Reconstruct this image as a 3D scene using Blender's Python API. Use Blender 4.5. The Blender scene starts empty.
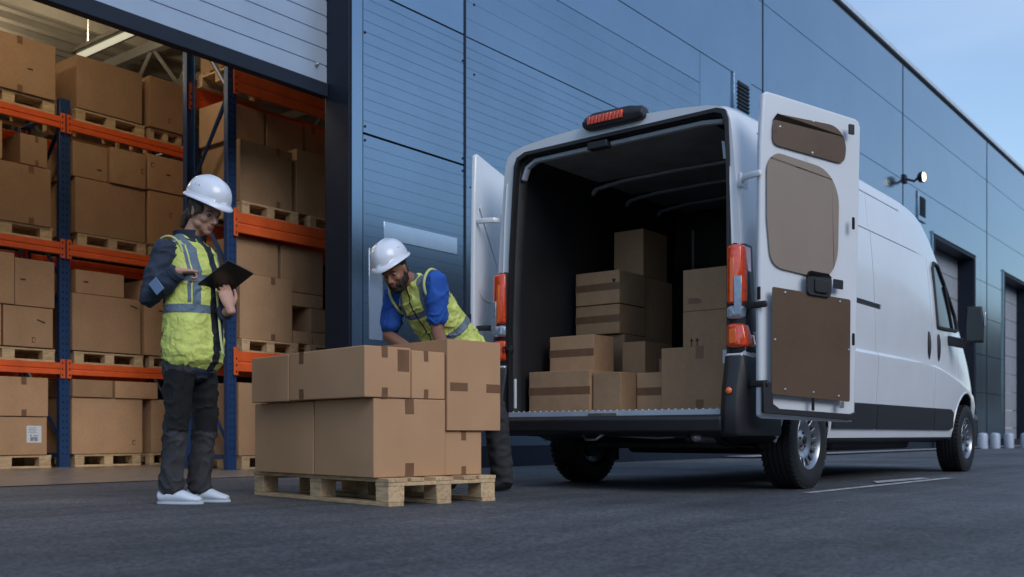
import bpy, bmesh, math, random
from mathutils import Vector, Matrix, noise
R = math.radians
random.seed(7)
scn = bpy.context.scene
COL = scn.collection

# ------------------------------------------------------------------ camera
cam_d = bpy.data.cameras.new('camera')
cam = bpy.data.objects.new('camera', cam_d); COL.objects.link(cam)
cam.location = (0, 0, .385); cam.rotation_euler = (R(90), 0, R(-51.69))
cam_d.sensor_width = 36; cam_d.lens = 35.33; cam_d.shift_y = .1426
cam_d.clip_start = .05; cam_d.clip_end = 3000
cam_d.dof.use_dof = True; cam_d.dof.focus_distance = 6.2; cam_d.dof.aperture_fstop = 2.8
scn.camera = cam
scn.view_settings.view_transform = 'Standard'; scn.view_settings.look = 'None'
scn.view_settings.exposure = 0.14; scn.view_settings.gamma = 1; scn.view_settings.use_curve_mapping = False

# ------------------------------------------------------------------ sky and sun
SUN_EL, SUN_AZ = R(32), R(196)          # azimuth measured clockwise from +Y
w = bpy.data.worlds.new('World'); scn.world = w; w.use_nodes = True
nt = w.node_tree; nt.nodes.clear()
wo = nt.nodes.new('ShaderNodeOutputWorld'); bg = nt.nodes.new('ShaderNodeBackground')
sky = nt.nodes.new('ShaderNodeTexSky'); sky.sky_type = 'NISHITA'; sky.sun_disc = False
sky.sun_elevation = SUN_EL; sky.sun_rotation = SUN_AZ; sky.air_density = 1.3; sky.dust_density = .6; sky.ozone_density = 2.2
tc = nt.nodes.new('ShaderNodeTexCoord'); mp = nt.nodes.new('ShaderNodeMapping'); mp.inputs['Scale'].default_value = (1, 1, 4.5)
nz = nt.nodes.new('ShaderNodeTexNoise'); nz.inputs['Scale'].default_value = 1.6; nz.inputs['Detail'].default_value = 3; nz.inputs['Roughness'].default_value = .55
cr = nt.nodes.new('ShaderNodeValToRGB'); cr.color_ramp.elements[0].color = (.14, .14, .14, 1); cr.color_ramp.elements[0].position = .42; cr.color_ramp.elements[1].position = .78
cr.color_ramp.elements[1].color = (.42, .42, .42, 1)
mx = nt.nodes.new('ShaderNodeMix'); mx.data_type = 'RGBA'; mx.inputs['B'].default_value = (5.2, 5.9, 7.2, 1)
nt.links.new(tc.outputs['Generated'], mp.inputs[0]); nt.links.new(mp.outputs[0], nz.inputs['Vector']); nt.links.new(nz.outputs['Fac'], cr.inputs[0])
nt.links.new(cr.outputs[0], mx.inputs['Factor']); tn = nt.nodes.new('ShaderNodeVectorMath'); tn.operation = 'MULTIPLY'; tn.inputs[1].default_value = (.88, 1.0, 1.12)
nt.links.new(sky.outputs[0], tn.inputs[0]); nt.links.new(tn.outputs[0], mx.inputs['A']); nt.links.new(mx.outputs['Result'], bg.inputs[0])
bg.inputs[1].default_value = .15
nt.links.new(bg.outputs[0], wo.inputs[0])
sd = bpy.data.lights.new('sun', 'SUN'); sd.energy = 1.3; sd.angle = R(35); sd.color = (1, .96, .93)
so = bpy.data.objects.new('sun', sd); COL.objects.link(so)
sdir = Vector((math.sin(SUN_AZ)*math.cos(SUN_EL), math.cos(SUN_AZ)*math.cos(SUN_EL), math.sin(SUN_EL)))
so.rotation_euler = (-sdir).to_track_quat('-Z', 'Y').to_euler(); so.location = sdir*30

# ------------------------------------------------------------------ materials
def mat(name, col, rough=.5, metal=0, var=0, nscale=4, bump=0, bscale=60, spec=.5, coat=0, rand=0, stretch=None, emit=0, trans=0, alpha=1, var2=0, n2=.6, rvar=0):
    m = bpy.data.materials.new(name); m.use_nodes = True
    t = m.node_tree; N = t.nodes; Lk = t.links; b = N['Principled BSDF']
    b.inputs['Base Color'].default_value = (*col, 1); b.inputs['Roughness'].default_value = rough; b.inputs['Metallic'].default_value = metal
    b.inputs['Specular IOR Level'].default_value = spec; b.inputs['Coat Weight'].default_value = coat; b.inputs['Coat Roughness'].default_value = .08
    b.inputs['Transmission Weight'].default_value = trans; b.inputs['Alpha'].default_value = alpha
    if emit:
        b.inputs['Emission Color'].default_value = (*col, 1); b.inputs['Emission Strength'].default_value = emit
    co = N.new('ShaderNodeTexCoord'); src = co.outputs['Object']
    if stretch:
        q = N.new('ShaderNodeMapping'); q.inputs['Scale'].default_value = stretch; Lk.new(src, q.inputs[0]); src = q.outputs[0]
    cur = None
    def mul(prev, fac_socket, lo, hi):
        mr = N.new('ShaderNodeMapRange'); mr.inputs['From Min'].default_value = .3; mr.inputs['From Max'].default_value = .7
        mr.inputs['To Min'].default_value = lo; mr.inputs['To Max'].default_value = hi; Lk.new(fac_socket, mr.inputs[0])
        v = N.new('ShaderNodeVectorMath'); v.operation = 'SCALE'
        if prev is None: v.inputs[0].default_value = col
        else: Lk.new(prev, v.inputs[0])
        Lk.new(mr.outputs[0], v.inputs['Scale']); return v.outputs[0]
    if var:
        n = N.new('ShaderNodeTexNoise'); n.inputs['Scale'].default_value = nscale; n.inputs['Detail'].default_value = 6; n.inputs['Roughness'].default_value = .6
        Lk.new(src, n.inputs['Vector']); cur = mul(cur, n.outputs['Fac'], 1-var, 1+var)
        if rvar:
            mr = N.new('ShaderNodeMapRange'); mr.inputs['From Min'].default_value = .3; mr.inputs['From Max'].default_value = .7
            mr.inputs['To Min'].default_value = rough-rvar; mr.inputs['To Max'].default_value = rough+rvar; Lk.new(n.outputs['Fac'], mr.inputs[0]); Lk.new(mr.outputs[0], b.inputs['Roughness'])
    if var2:
        n = N.new('ShaderNodeTexNoise'); n.inputs['Scale'].default_value = n2; n.inputs['Detail'].default_value = 3
        Lk.new(src, n.inputs['Vector']); cur = mul(cur, n.outputs['Fac'], 1-var2, 1+var2)
    if rand:
        oi = N.new('ShaderNodeObjectInfo'); mr = N.new('ShaderNodeMapRange'); mr.inputs['To Min'].default_value = 1-rand; mr.inputs['To Max'].default_value = 1+rand
        Lk.new(oi.outputs['Random'], mr.inputs[0]); v = N.new('ShaderNodeVectorMath'); v.operation = 'SCALE'
        if cur is None: v.inputs[0].default_value = col
        else: Lk.new(cur, v.inputs[0])
        Lk.new(mr.outputs[0], v.inputs['Scale']); cur = v.outputs[0]
    if cur is not None: Lk.new(cur, b.inputs['Base Color'])
    if bump:
        n = N.new('ShaderNodeTexNoise'); n.inputs['Scale'].default_value = bscale; n.inputs['Detail'].default_value = 5; Lk.new(src, n.inputs['Vector'])
        bp = N.new('ShaderNodeBump'); bp.inputs['Strength'].default_value = bump; bp.inputs['Distance'].default_value = .01
        Lk.new(n.outputs['Fac'], bp.inputs['Height']); Lk.new(bp.outputs[0], b.inputs['Normal'])
    return m

def asphalt_mat():
    m = bpy.data.materials.new('asphalt'); m.use_nodes = True; t = m.node_tree; N = t.nodes; Lk = t.links; b = N['Principled BSDF']
    co = N.new('ShaderNodeTexCoord').outputs['Object']
    def nz(sc, det, st=None, rough=.6):
        n = N.new('ShaderNodeTexNoise'); n.inputs['Scale'].default_value = sc; n.inputs['Detail'].default_value = det; n.inputs['Roughness'].default_value = rough
        if st: q = N.new('ShaderNodeMapping'); q.inputs['Scale'].default_value = st; q.inputs['Rotation'].default_value = (0, 0, .65); Lk.new(co, q.inputs[0]); Lk.new(q.outputs[0], n.inputs['Vector'])
        else: Lk.new(co, n.inputs['Vector'])
        return n.outputs['Fac']
    def rng(s, a, b_, c, d):
        r = N.new('ShaderNodeMapRange'); r.inputs[1].default_value = a; r.inputs[2].default_value = b_; r.inputs[3].default_value = c; r.inputs[4].default_value = d; Lk.new(s, r.inputs[0]); return r.outputs[0]
    def mul(a, c):
        n = N.new('ShaderNodeMath'); n.operation = 'MULTIPLY'; Lk.new(a, n.inputs[0]); Lk.new(c, n.inputs[1]); return n.outputs[0]
    vo = N.new('ShaderNodeTexVoronoi'); vo.inputs['Scale'].default_value = 75; Lk.new(co, vo.inputs['Vector'])
    sp = N.new('ShaderNodeSeparateColor'); Lk.new(vo.outputs['Color'], sp.inputs[0])
    stones = rng(sp.outputs[0], .0, 1, .45, 1.75); grain = rng(nz(260, 3), .3, .7, .6, 1.4); patch = rng(nz(.55, 4, None, .55), .36, .66, .76, 1.24)
    mid = rng(nz(7, 5), .3, .7, .88, 1.12); streak = rng(nz(1.3, 5, (.35, 3.2, 1)), .35, .65, .80, 1.2)
    cv = N.new('ShaderNodeTexVoronoi'); cv.feature = 'DISTANCE_TO_EDGE'; cv.inputs['Scale'].default_value = .38
    dn = N.new('ShaderNodeTexNoise'); dn.inputs['Scale'].default_value = 3; dn.inputs['Detail'].default_value = 6; Lk.new(co, dn.inputs['Vector'])
    mm = N.new('ShaderNodeMix'); mm.data_type = 'VECTOR'; mm.inputs['Factor'].default_value = .16; Lk.new(co, mm.inputs['A']); Lk.new(dn.outputs['Color'], mm.inputs['B']); Lk.new(mm.outputs['Result'], cv.inputs['Vector'])
    crack = rng(cv.outputs['Distance'], .0, .005, .8, 1)
    f = mul(mul(mul(stones, grain), mul(patch, mid)), mul(streak, crack))
    v = N.new('ShaderNodeVectorMath'); v.operation = 'SCALE'; v.inputs[0].default_value = (.086, .090, .098); Lk.new(f, v.inputs['Scale']); Lk.new(v.outputs[0], b.inputs['Base Color'])
    Lk.new(rng(patch, .6, 1.4, .78, .52), b.inputs['Roughness'])
    h = mul(stones, grain); bp = N.new('ShaderNodeBump'); bp.inputs['Strength'].default_value = .7; bp.inputs['Distance'].default_value = .006; Lk.new(h, bp.inputs['Height'])
    b2 = N.new('ShaderNodeBump'); b2.inputs['Strength'].default_value = .5; b2.inputs['Distance'].default_value = .03; Lk.new(nz(5, 5), b2.inputs['Height']); Lk.new(bp.outputs[0], b2.inputs['Normal']); Lk.new(b2.outputs[0], b.inputs['Normal'])
    return m
M = dict(
 asphalt=mat('asphalt', (.095, .103, .114), .66, var=.34, nscale=90, bump=.55, bscale=120, var2=.3, n2=.45, rvar=.08),
 concrete=mat('concrete', (.20, .17, .14), .35, var=.25, nscale=3, bump=.05, stretch=(1, 3, 1), rvar=.12),
 pave=mat('pale_concrete', (.32, .32, .33), .8, var=.2, nscale=6, bump=.2),
 paint_line=mat('worn_road_paint', (.40, .40, .40), .75, var=.55, nscale=14, bump=.3, bscale=80),
 facade=mat('blue_metal_panel', (.25, .325, .405), .15, metal=.93, var=.05, nscale=.7, spec=.5, rvar=.02),
 facade_rib=mat('blue_ribbed_panel', (.23, .30, .375), .16, metal=.93, var=.06, nscale=.9, spec=.5),
 lintel=mat('pale_grey_ribbed_panel', (.34, .40, .49), .42, metal=.35, var=.06, nscale=2),
 navy=mat('navy_metal', (.010, .015, .028), .55, metal=.1, var=.15, spec=.3),
 dark=mat('dark_gap', (.008, .01, .014), .8),
 coping=mat('roof_coping', (.46, .52, .60), .45, metal=.15, var=.1),
 shutter=mat('grey_shutter', (.34, .36, .4), .5, metal=.2, var=.08),
 glazing_reflection_blue=mat('pale_glazing_reflection', (.5, .58, .68), .12, metal=.75, var=.05),
 orange=mat('orange_beam', (.74, .115, .026), .42, var=.12, nscale=5, rvar=.06),
 blue=mat('blue_upright', (.016, .048, .135), .4, var=.15, nscale=6),
 hole=mat('punched_hole', (.004, .004, .006), .9),
 zinc=mat('zinc_metal', (.5, .5, .5), .35, metal=.9, var=.15, nscale=12),
 wood=mat('pallet_wood', (.56, .385, .215), .8, var=.3, nscale=9, stretch=(1, 7, 7), bump=.3, bscale=40, rand=.18),
 card=mat('cardboard', (.40, .235, .125), .78, var=.10, nscale=2.5, bump=.10, bscale=7, rand=.2, var2=.05, n2=26),
 card2=mat('cardboard_pallet', (.50, .285, .15), .76, var=.06, nscale=2.5, bump=.08, bscale=6, rand=.05),
 card_rim=mat('cardboard_cut_edge', (.5, .36, .24), .85),
 tape=mat('packing_tape', (.20, .105, .055), .3, var=.12, nscale=14, bump=.1, bscale=30),
 ink=mat('printed_ink', (.03, .022, .018), .8),
 label=mat('paper_label', (.62, .66, .7), .7, var=.06),
 ceil=mat('ceiling_deck', (.32, .29, .24), .6, var=.12, nscale=2),
 wallin=mat('inner_wall', (.07, .062, .055), .8, var=.2),
 steel=mat('painted_steel', (.22, .21, .19), .5, var=.15),
 lampglow=mat('lamp_glow', (.95, .90, .66), .5, emit=.55),
 spotglow=mat('spot_glow', (1, .78, .42), .5, emit=4.5),
 rubber=mat('black_rubber', (.014, .014, .016), .62, var=.2, nscale=18, bump=.08, bscale=40),
 plastic=mat('black_plastic', (.018, .019, .022), .5, var=.15, nscale=8, bump=.12, bscale=140),
 white=mat('white_van_paint', (.72, .745, .78), .24, var=.025, nscale=2.2, coat=.4, spec=.5, rvar=.03, var2=.03, n2=.7),
 whitein=mat('white_door_inner', (.70, .73, .765), .34, var=.04, nscale=4, coat=.3),
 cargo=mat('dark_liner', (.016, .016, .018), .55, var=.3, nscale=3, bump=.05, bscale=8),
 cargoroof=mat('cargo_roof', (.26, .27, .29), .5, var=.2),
 bow=mat('roof_bow', (.42, .46, .52), .45, var=.15),
 board=mat('brown_board', (.125, .080, .050), .3, var=.12, nscale=1.6, var2=.05, n2=40),
 board_top=mat('tan_board', (.27, .215, .17), .42, var=.08, nscale=1.5),
 alloy=mat('alloy_metal', (.36, .38, .41), .34, metal=.95, var=.08, nscale=10),
 darkmetal=mat('dark_metal', (.05, .052, .056), .45, metal=.7, var=.25, nscale=9),
 redlens=mat('red_lens', (.82, .075, .015), .12, coat=1, var=.25, nscale=26, bump=.15, bscale=30),
 redglow=mat('amber_lens', (.95, .17, .03), .15, coat=1, var=.1, nscale=20),
 clearlens=mat('clear_lens', (.5, .57, .66), .08, metal=.5, coat=1, var=.2, nscale=40),
 glass=mat('dark_window', (.008, .010, .014), .12, spec=.35),
 mirror=mat('mirror_glass', (.015, .02, .03), .15, metal=.3),
 skin=mat('skin', (.50, .27, .19), .52, var=.06, nscale=20, bump=.03, bscale=90),
 skin2=mat('tan_skin', (.27, .125, .075), .5, var=.06, nscale=20, bump=.03, bscale=90),
 lip=mat('lips', (.38, .15, .12), .45), lip2=mat('lips_dark', (.20, .075, .06), .45),
 eye=mat('eye', (.03, .02, .015), .15), eyew=mat('eye_white', (.34, .31, .29), .3),
 hair=mat('brown_hair', (.07, .042, .026), .55, var=.4, nscale=60, stretch=(1, 1, .15), bump=.5, bscale=90),
 beard=mat('black_beard', (.012, .009, .008), .75, var=.4, nscale=90, bump=.6, bscale=160),
 helmet=mat('white_helmet', (.72, .76, .84), .28, coat=.5, var=.03),
 navycloth=mat('navy_jacket', (.022, .033, .058), .85, var=.2, nscale=30, bump=.2, bscale=200),
 bluecloth=mat('blue_tshirt', (.015, .085, .38), .85, var=.12, nscale=18, bump=.15, bscale=200),
 trousers=mat('dark_trousers', (.036, .036, .041), .85, var=.2, nscale=12, bump=.2, bscale=160),
 patch=mat('black_knee_panel', (.006, .006, .007), .9, var=.2, nscale=30),
 shoe=mat('white_shoe', (.62, .68, .76), .5, var=.05), sole=mat('shoe_sole', (.5, .55, .6), .6), boot=mat('black_boot', (.012, .012, .013), .5),
 greycloth=mat('grey_patch', (.12, .2, .33), .7), tablet=mat('tablet_black', (.008, .009, .012), .3), screen=mat('tablet_screen', (.01, .013, .022), .08, coat=1),
 bark=mat('bark', (.07, .05, .035), .9, var=.3), neighbour=mat('grey_cladding', (.03, .036, .045), .7, var=.15),
)

M['asphalt'] = asphalt_mat()
# ------------------------------------------------------------------ mesh builder
class MB:
    def __init__(s): s.v = []; s.f = []; s.m = []
    def add(s, vs, fs, mi=0, T=None):
        k = len(s.v)
        s.v += [tuple(T @ Vector(p)) if T else tuple(p) for p in vs]
        s.f += [tuple(i+k for i in f) for f in fs]; s.m += [mi]*len(fs)
    def box(s, x0, x1, y0, y1, z0, z1, mi=0, T=None):
        vs = [(x, y, z) for z in (z0, z1) for y in (y0, y1) for x in (x0, x1)]
        s.add(vs, [(0, 2, 3, 1), (4, 5, 7, 6), (0, 1, 5, 4), (2, 6, 7, 3), (0, 4, 6, 2), (1, 3, 7, 5)], mi, T); return s
    def prism(s, poly, h0, h1, axis='z', mi=0, T=None):
        # poly in the two remaining axes in order (x,y) for z, (y,z) for x, (x,z) for y
        n = len(poly)
        def P(a, b, h): return {'z': (a, b, h), 'x': (h, a, b), 'y': (a, h, b)}[axis]
        vs = [P(a, b, h0) for a, b in poly]+[P(a, b, h1) for a, b in poly]
        area = sum(poly[i][0]*poly[(i+1) % n][1]-poly[(i+1) % n][0]*poly[i][1] for i in range(n))
        fl = (area < 0) ^ (axis == 'y')
        fs = [tuple(range(n))[::-1], tuple(range(n, 2*n))]+[(i, (i+1) % n, (i+1) % n+n, i+n) for i in range(n)]
        if fl: fs = [f[::-1] for f in fs]
        s.add(vs, fs, mi, T); return s
    def tube(s, pts, rad, n=10, mi=0, T=None, up=None, round_ends=True):
        pts = [Vector(p) for p in pts]
        rad = [(r, r) if isinstance(r, (int, float)) else r for r in (rad if isinstance(rad, (list, tuple)) and len(rad) == len(pts) else [rad]*len(pts))]
        P, Q = [], []
        def tan(i):
            a = pts[max(0, i-1)]; b = pts[min(len(pts)-1, i+1)]; return (b-a).normalized()
        if round_ends:
            t0 = tan(0); t1 = tan(len(pts)-1); r0 = min(rad[0]); r1 = min(rad[-1])
            for k in (1, .7, .35): P.append(pts[0]-t0*r0*k*.8); q = math.sqrt(max(.0, 1-k*k)); q = max(q, .12); Q.append((rad[0][0]*q, rad[0][1]*q, 0))
        for i, p in enumerate(pts): P.append(p); Q.append((*rad[i], i))
        if round_ends:
            for k in (.35, .7, 1): P.append(pts[-1]+t1*r1*k*.8); q = max(math.sqrt(max(0, 1-k*k)), .12); Q.append((rad[-1][0]*q, rad[-1][1]*q, len(pts)-1))
        u = Vector(up) if up else None; vs = []
        prev = None
        for p, (ra, rb, i) in zip(P, Q):
            t = tan(i)
            if u: a = u - t*u.dot(t)
            elif prev is None: a = Vector((0, 0, 1)) if abs(t.z) < .9 else Vector((1, 0, 0)); a = a-t*a.dot(t)
            else: a = prev-t*prev.dot(t)
            a.normalize(); prev = a; b = t.cross(a)
            vs += [p+a*ra*math.cos(2*math.pi*j/n)+b*rb*math.sin(2*math.pi*j/n) for j in range(n)]
        m = len(P)
        fs = [tuple(range(n))[::-1], tuple(range((m-1)*n, m*n))]
        for k in range(m-1): fs += [(k*n+j, k*n+(j+1) % n, (k+1)*n+(j+1) % n, (k+1)*n+j) for j in range(n)]
        s.add(vs, fs, mi, T); return s
    def ell(s, c, r, mi=0, T=None, nu=16, nv=10, rot=None):
        Rm = rot or Matrix.Identity(3); c = Vector(c); vs = [c+Rm @ Vector((0, 0, r[2]))]
        for i in range(1, nv):
            a = math.pi*i/nv
            vs += [c+Rm @ Vector((r[0]*math.sin(a)*math.cos(2*math.pi*j/nu), r[1]*math.sin(a)*math.sin(2*math.pi*j/nu), r[2]*math.cos(a))) for j in range(nu)]
        vs.append(c+Rm @ Vector((0, 0, -r[2]))); fs = [(0, 1+j, 1+(j+1) % nu) for j in range(nu)]
        for i in range(nv-2): fs += [(1+i*nu+j, 1+(i+1)*nu+j, 1+(i+1)*nu+(j+1) % nu, 1+i*nu+(j+1) % nu) for j in range(nu)]
        L = len(vs)-1; fs += [(L, 1+(nv-2)*nu+(j+1) % nu, 1+(nv-2)*nu+j) for j in range(nu)]
        s.add(vs, fs, mi, T); return s
    def lathe(s, prof, n=48, axis='y', mi=0, T=None, closed=False):
        vs = []; k = len(prof)
        for j in range(n):
            a = 2*math.pi*j/n
            for r, h in prof:
                vs.append({'y': (r*math.cos(a), h, r*math.sin(a)), 'z': (r*math.cos(a), r*math.sin(a), h)}[axis])
        fs = []
        for j in range(n):
            q = (j+1) % n
            for i in range(k if closed else k-1):
                i2 = (i+1) % k
                fs.append((j*k+i, j*k+i2, q*k+i2, q*k+i))
        s.add(vs, fs, mi, T); return s
    def rings(s, rr, mi=0, T=None, caps=True):
        n = len(rr[0]); vs = [p for r in rr for p in r]; fs = []
        for k in range(len(rr)-1): fs += [(k*n+j, k*n+(j+1) % n, (k+1)*n+(j+1) % n, (k+1)*n+j) for j in range(n)]
        if caps: fs += [tuple(range(n))[::-1], tuple(range((len(rr)-1)*n, len(rr)*n))]
        s.add(vs, fs, mi, T); return s
    def mesh(s, name, mats, angle=35, recalc=True):
        me = bpy.data.meshes.new(name); me.from_pydata(s.v, [], s.f)
        for m in mats: me.materials.append(m)
        me.polygons.foreach_set('material_index', s.m)
        fix(me, angle, recalc); return me
    def build(s, name, mats, parent=None, bevel=0, angle=35, loc=None, seg=2, recalc=True):
        mats = mats if isinstance(mats, (list, tuple)) else [mats]
        o = bpy.data.objects.new(name, s.mesh(name, mats, angle, recalc)); COL.objects.link(o)
        if parent: o.parent = parent
        if loc: o.location = loc
        if bevel: add_bevel(o, bevel, seg)
        return o
def fix(me, angle=35, recalc=True):
    bm = bmesh.new(); bm.from_mesh(me)
    if recalc: bmesh.ops.recalc_face_normals(bm, faces=bm.faces)
    ca = R(angle)
    for f in bm.faces: f.smooth = True
    for e in bm.edges:
        if len(e.link_faces) == 2: e.smooth = e.calc_face_angle(0) < ca
        else: e.smooth = False
    bm.to_mesh(me); bm.free(); me.update()
def add_bevel(o, wd, seg=2):
    b = o.modifiers.new('bevel', 'BEVEL'); b.width = wd; b.segments = seg; b.limit_method = 'ANGLE'; b.angle_limit = R(40); b.harden_normals = False
def tag(o, label=None, cat=None, group=None, kind=None):
    if label: o['label'] = label
    if cat: o['category'] = cat
    if group: o['group'] = group
    if kind: o['kind'] = kind
    return o
def empty(name, loc=(0, 0, 0), rz=0, parent=None):
    o = bpy.data.objects.new(name, None); COL.objects.link(o); o.location = loc; o.rotation_euler = (0, 0, rz); o.empty_display_size = .2
    if parent: o.parent = parent
    return o
def copy_tree(o, parent=None, keep=True):
    c = o.copy(); COL.objects.link(c)
    if parent: c.parent = parent
    for ch in list(o.children): copy_tree(ch, c)
    return c
def evaluated(o):
    dg = bpy.context.evaluated_depsgraph_get(); dg.update()
    return bpy.data.meshes.new_from_object(o.evaluated_get(dg))
def bx(name, m, parent, x0, x1, y0, y1, z0, z1, bevel=0, T=None):
    return MB().box(x0, x1, y0, y1, z0, z1, T=T).build(name, m, parent, bevel=bevel)

# ------------------------------------------------------------------ ground
def sheet(name, m, x0, x1, y0, y1, z, poly=None):
    p = poly or [(x0, y0), (x1, y0), (x1, y1), (x0, y1)]
    mb = MB(); mb.add([(a, b, z) for a, b in p], [tuple(range(len(p)))])
    o = mb.build(name, m, recalc=False); tag(o, kind='structure'); return o
sheet('ground', M['asphalt'], -400, 1500, -600, 900, 0)
sheet('warehouse_floor', M['concrete'], -6, 24, 7.48, 28, .006)
sheet('road_line', M['paint_line'], 0, 0, 0, 0, .004, [(6.36, 2.53), (9.35, 2.42), (9.35, 2.51), (6.36, 2.60)])
sheet('road_line', M['paint_line'], 0, 0, 0, 0, .008, [(7.9, 2.62), (9.0, 2.53), (9.15, 2.66), (8.2, 2.75)])
sheet('path', M['pave'], 15.0, 60, 6.95, 7.46, .03)

# ------------------------------------------------------------------ the warehouse
VF = 7.46
wh = tag(empty('warehouse_building', (6.87, VF, 0)), 'long blue metal clad warehouse with loading bay openings running behind the van', 'building')
def W(mb, name, m, bevel=0, angle=35):      # build in world coordinates, parented
    o = mb.build(name, m, wh, bevel=bevel, angle=angle); o.location = (-6.87, -VF, 0); return o
def ribs(x0, x1, z0, z1, v, pitch, depth=.004, gap=.009, thick=.06):
    prof = [(v+thick, z0), (v, z0)]; z = z0+pitch
    while z < z1-.03:
        prof += [(v, z-gap/2), (v+depth, z-gap/3), (v+depth, z+gap/3), (v, z+gap/2)]; z += pitch
    prof += [(v, z1), (v+thick, z1)]
    return MB().prism(prof, x0, x1, 'x')
# jamb return of the bay, smooth strip and ribbed door panel
W(MB().box(6.87, 7.012, VF, VF+.40, 0, 9.12), 'corner_trim', M['facade'])
W(MB().box(6.845, 6.869, VF+.02, VF+.365, 0, 9.12), 'bay_jamb', M['navy'], .004)
W(MB().box(7.0, 8.6, VF+.05, VF+.3, 0, 9.1), 'backing_wall', M['dark'])
W(ribs(7.026, 8.572, .02, 3.415, VF+.004, .113), 'ribbed_panel', M['facade_rib'])
W(ribs(7.026, 8.572, 3.44, 4.89, VF+.004, .113), 'ribbed_panel', M['facade_rib'])
for z0, z1 in ((4.91, 6.39), (6.41, 7.94), (7.96, 9.1)):
    W(MB().box(7.026, 8.572, VF+.004, VF+.09, z0, z1), 'wall_panel', M['facade'])
W(MB().box(7.31, 8.45, VF-.004, VF+.02, 2.40, 2.585), 'glazing_reflection_strip', M['glazing_reflection_blue'], .003)
W(MB().box(7.10, 7.29, VF-.004, VF+.02, 1.35, 2.28), 'glazing_reflection_strip', M['glazing_reflection_blue'], .003)  # pale upright panel standing in for a reflection of the van door
# sections
secs = [(8.6, 16.52), (16.545, 24.315), (24.34, 32.27), (32.295, 40.2), (40.225, 48), (48.025, 56)]
holes = {2: (26.75, 30.8, 5.5), 3: (34.35, 38.3, 5.5), 4: (42.1, 46.1, 5.5), 5: (50, 54, 5.5)}
bands = [(.25, 1.6), (1.615, 2.72), (2.735, 3.83), (3.845, 4.88), (4.895, 6.39), (6.405, 7.94), (7.955, 9.1)]
for i, (a, b) in enumerate(secs):
    W(MB().box(a-.02, b+.02, VF+.05, VF+.12, 0, 9.08), 'backing_wall', M['dark']) if i not in holes else None
    if i == 0:
        W(ribs(a, 14.2, .25, 4.885, VF+.004, .113, .004), 'ribbed_panel', M['facade_rib'])
        W(ribs(a, 14.2, 4.9, 5.9, VF+.004, .2, .003), 'ribbed_panel', M['facade_rib'])
        W(MB().box(14.21, b, VF+.004, VF+.06, .25, 4.885), 'wall_panel', M['facade'])
        W(MB().box(14.21, b, VF+.004, VF+.06, 4.9, 6.39), 'wall_panel', M['facade'])
        W(MB().box(a, 14.2, VF+.004, VF+.06, 5.91, 6.39), 'wall_panel', M['facade'])
        for z0, z1 in bands[5:]: W(MB().box(a, b, VF+.004, VF+.06, z0, z1), 'wall_panel', M['facade'])
        continue
    for z0, z1 in bands:
        if i in holes and z0 < holes[i][2]:
            h0, h1, ht = holes[i]
            if z1 > ht:
                W(MB().box(a, b, VF+.004, VF+.06, ht, z1), 'wall_panel', M['facade']); z1 = ht
            W(MB().box(a, h0, VF+.004, VF+.06, z0, z1), 'wall_panel', M['facade'])
            mid = (h1+b)/2
            W(MB().box(h1, mid-.006, VF+.004, VF+.06, z0, z1), 'wall_panel', M['facade'])
            W(MB().box(mid+.006, b, VF+.004, VF+.06, z0, z1), 'wall_panel', M['facade'])
        else:
            W(MB().box(a, b, VF+.004, VF+.06, z0, z1), 'wall_panel', M['facade'])
    if i in holes:
        h0, h1, ht = holes[i]
        for x0, x1, z0, z1 in ((a-.02, h0, 0, 9.08), (h1, b+.02, 0, 9.08), (h0, h1, ht, 9.08)):
            W(MB().box(x0, x1, VF+.062, VF+.12, z0, z1), 'backing_wall', M['dark'])
        fr = MB(); d0, d1 = VF-.03, VF+.55
        fr.box(h0-.0, h0+.10, d0, d1, 0, ht-.1).box(h1-.10, h1, d0, d1, 0, ht-.1).box(h0, h1, d0, d1, ht-.1, ht)
        W(fr, 'dock_frame', M['navy'])
        W(MB().box(h0-.12, h1+.12, VF-.05, VF+.0, ht+.003, ht+.06).box(h0-.12, h0-.06, VF-.03, VF, .25, ht).box(h1+.06, h1+.12, VF-.03, VF, .25, ht), 'dock_trim', M['facade'])
        sh = MB(); z = 0
        while z < ht-.15:
            sh.box(h0+.1, h1-.1, VF+.42, VF+.48, z+.006, min(z+.6, ht-.1)); z += .606
        W(sh, 'dock_door', M['shutter'], .01)
W(MB().box(8.6, 56, VF+.01, VF+.07, 0, .245), 'plinth', M['navy'])
for x in (8.586, 16.532, 24.327, 32.282, 40.212, 48.012):
    W(MB().box(x-.016, x+.016, VF-.004, VF+.03, .25, 9.1), 'joint_strip', M['navy'])
for x, z in ((7.05, 3.36), (8.55, 3.36), (7.05, 3.50), (8.55, 3.50), (7.05, 4.45), (8.55, 4.6), (8.75, 3.2), (8.75, 4.5), (8.75, 5.3)):
    W(MB().ell((x, VF-.001, z), (.014, .006, .014), nu=8, nv=6), 'panel_rivet', M['navy'])
W(MB().ell((6.70, 7.775, 4.10), (.02, .012, .02), nu=8, nv=6), 'panel_rivet', M['zinc'])
# roof edge
W(MB().box(-8, 56, VF-.05, VF+.5, 9.2, 9.31), 'roof_coping', M['coping'], .01)
W(MB().box(-8, 56, VF+.02, VF+.45, 9.101, 9.198), 'shadow_gap', M['dark'])  # near-black strip painting the shadow gap under the coping
W(MB().box(-8, 56, VF+.36, 28, 9.0, 9.1), 'roof', M['steel'])
# lintel wall above the bay opening (set back) and the rail of the raised shutter
W(ribs(1.2, 6.84, 3.95, 9.1, 7.80, .168, .010, .022), 'ribbed_panel', M['lintel'])
W(MB().box(1.2, 6.84, 7.775, 7.87, 3.80, 3.945), 'shutter_rail', M['navy'], .01)
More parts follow.
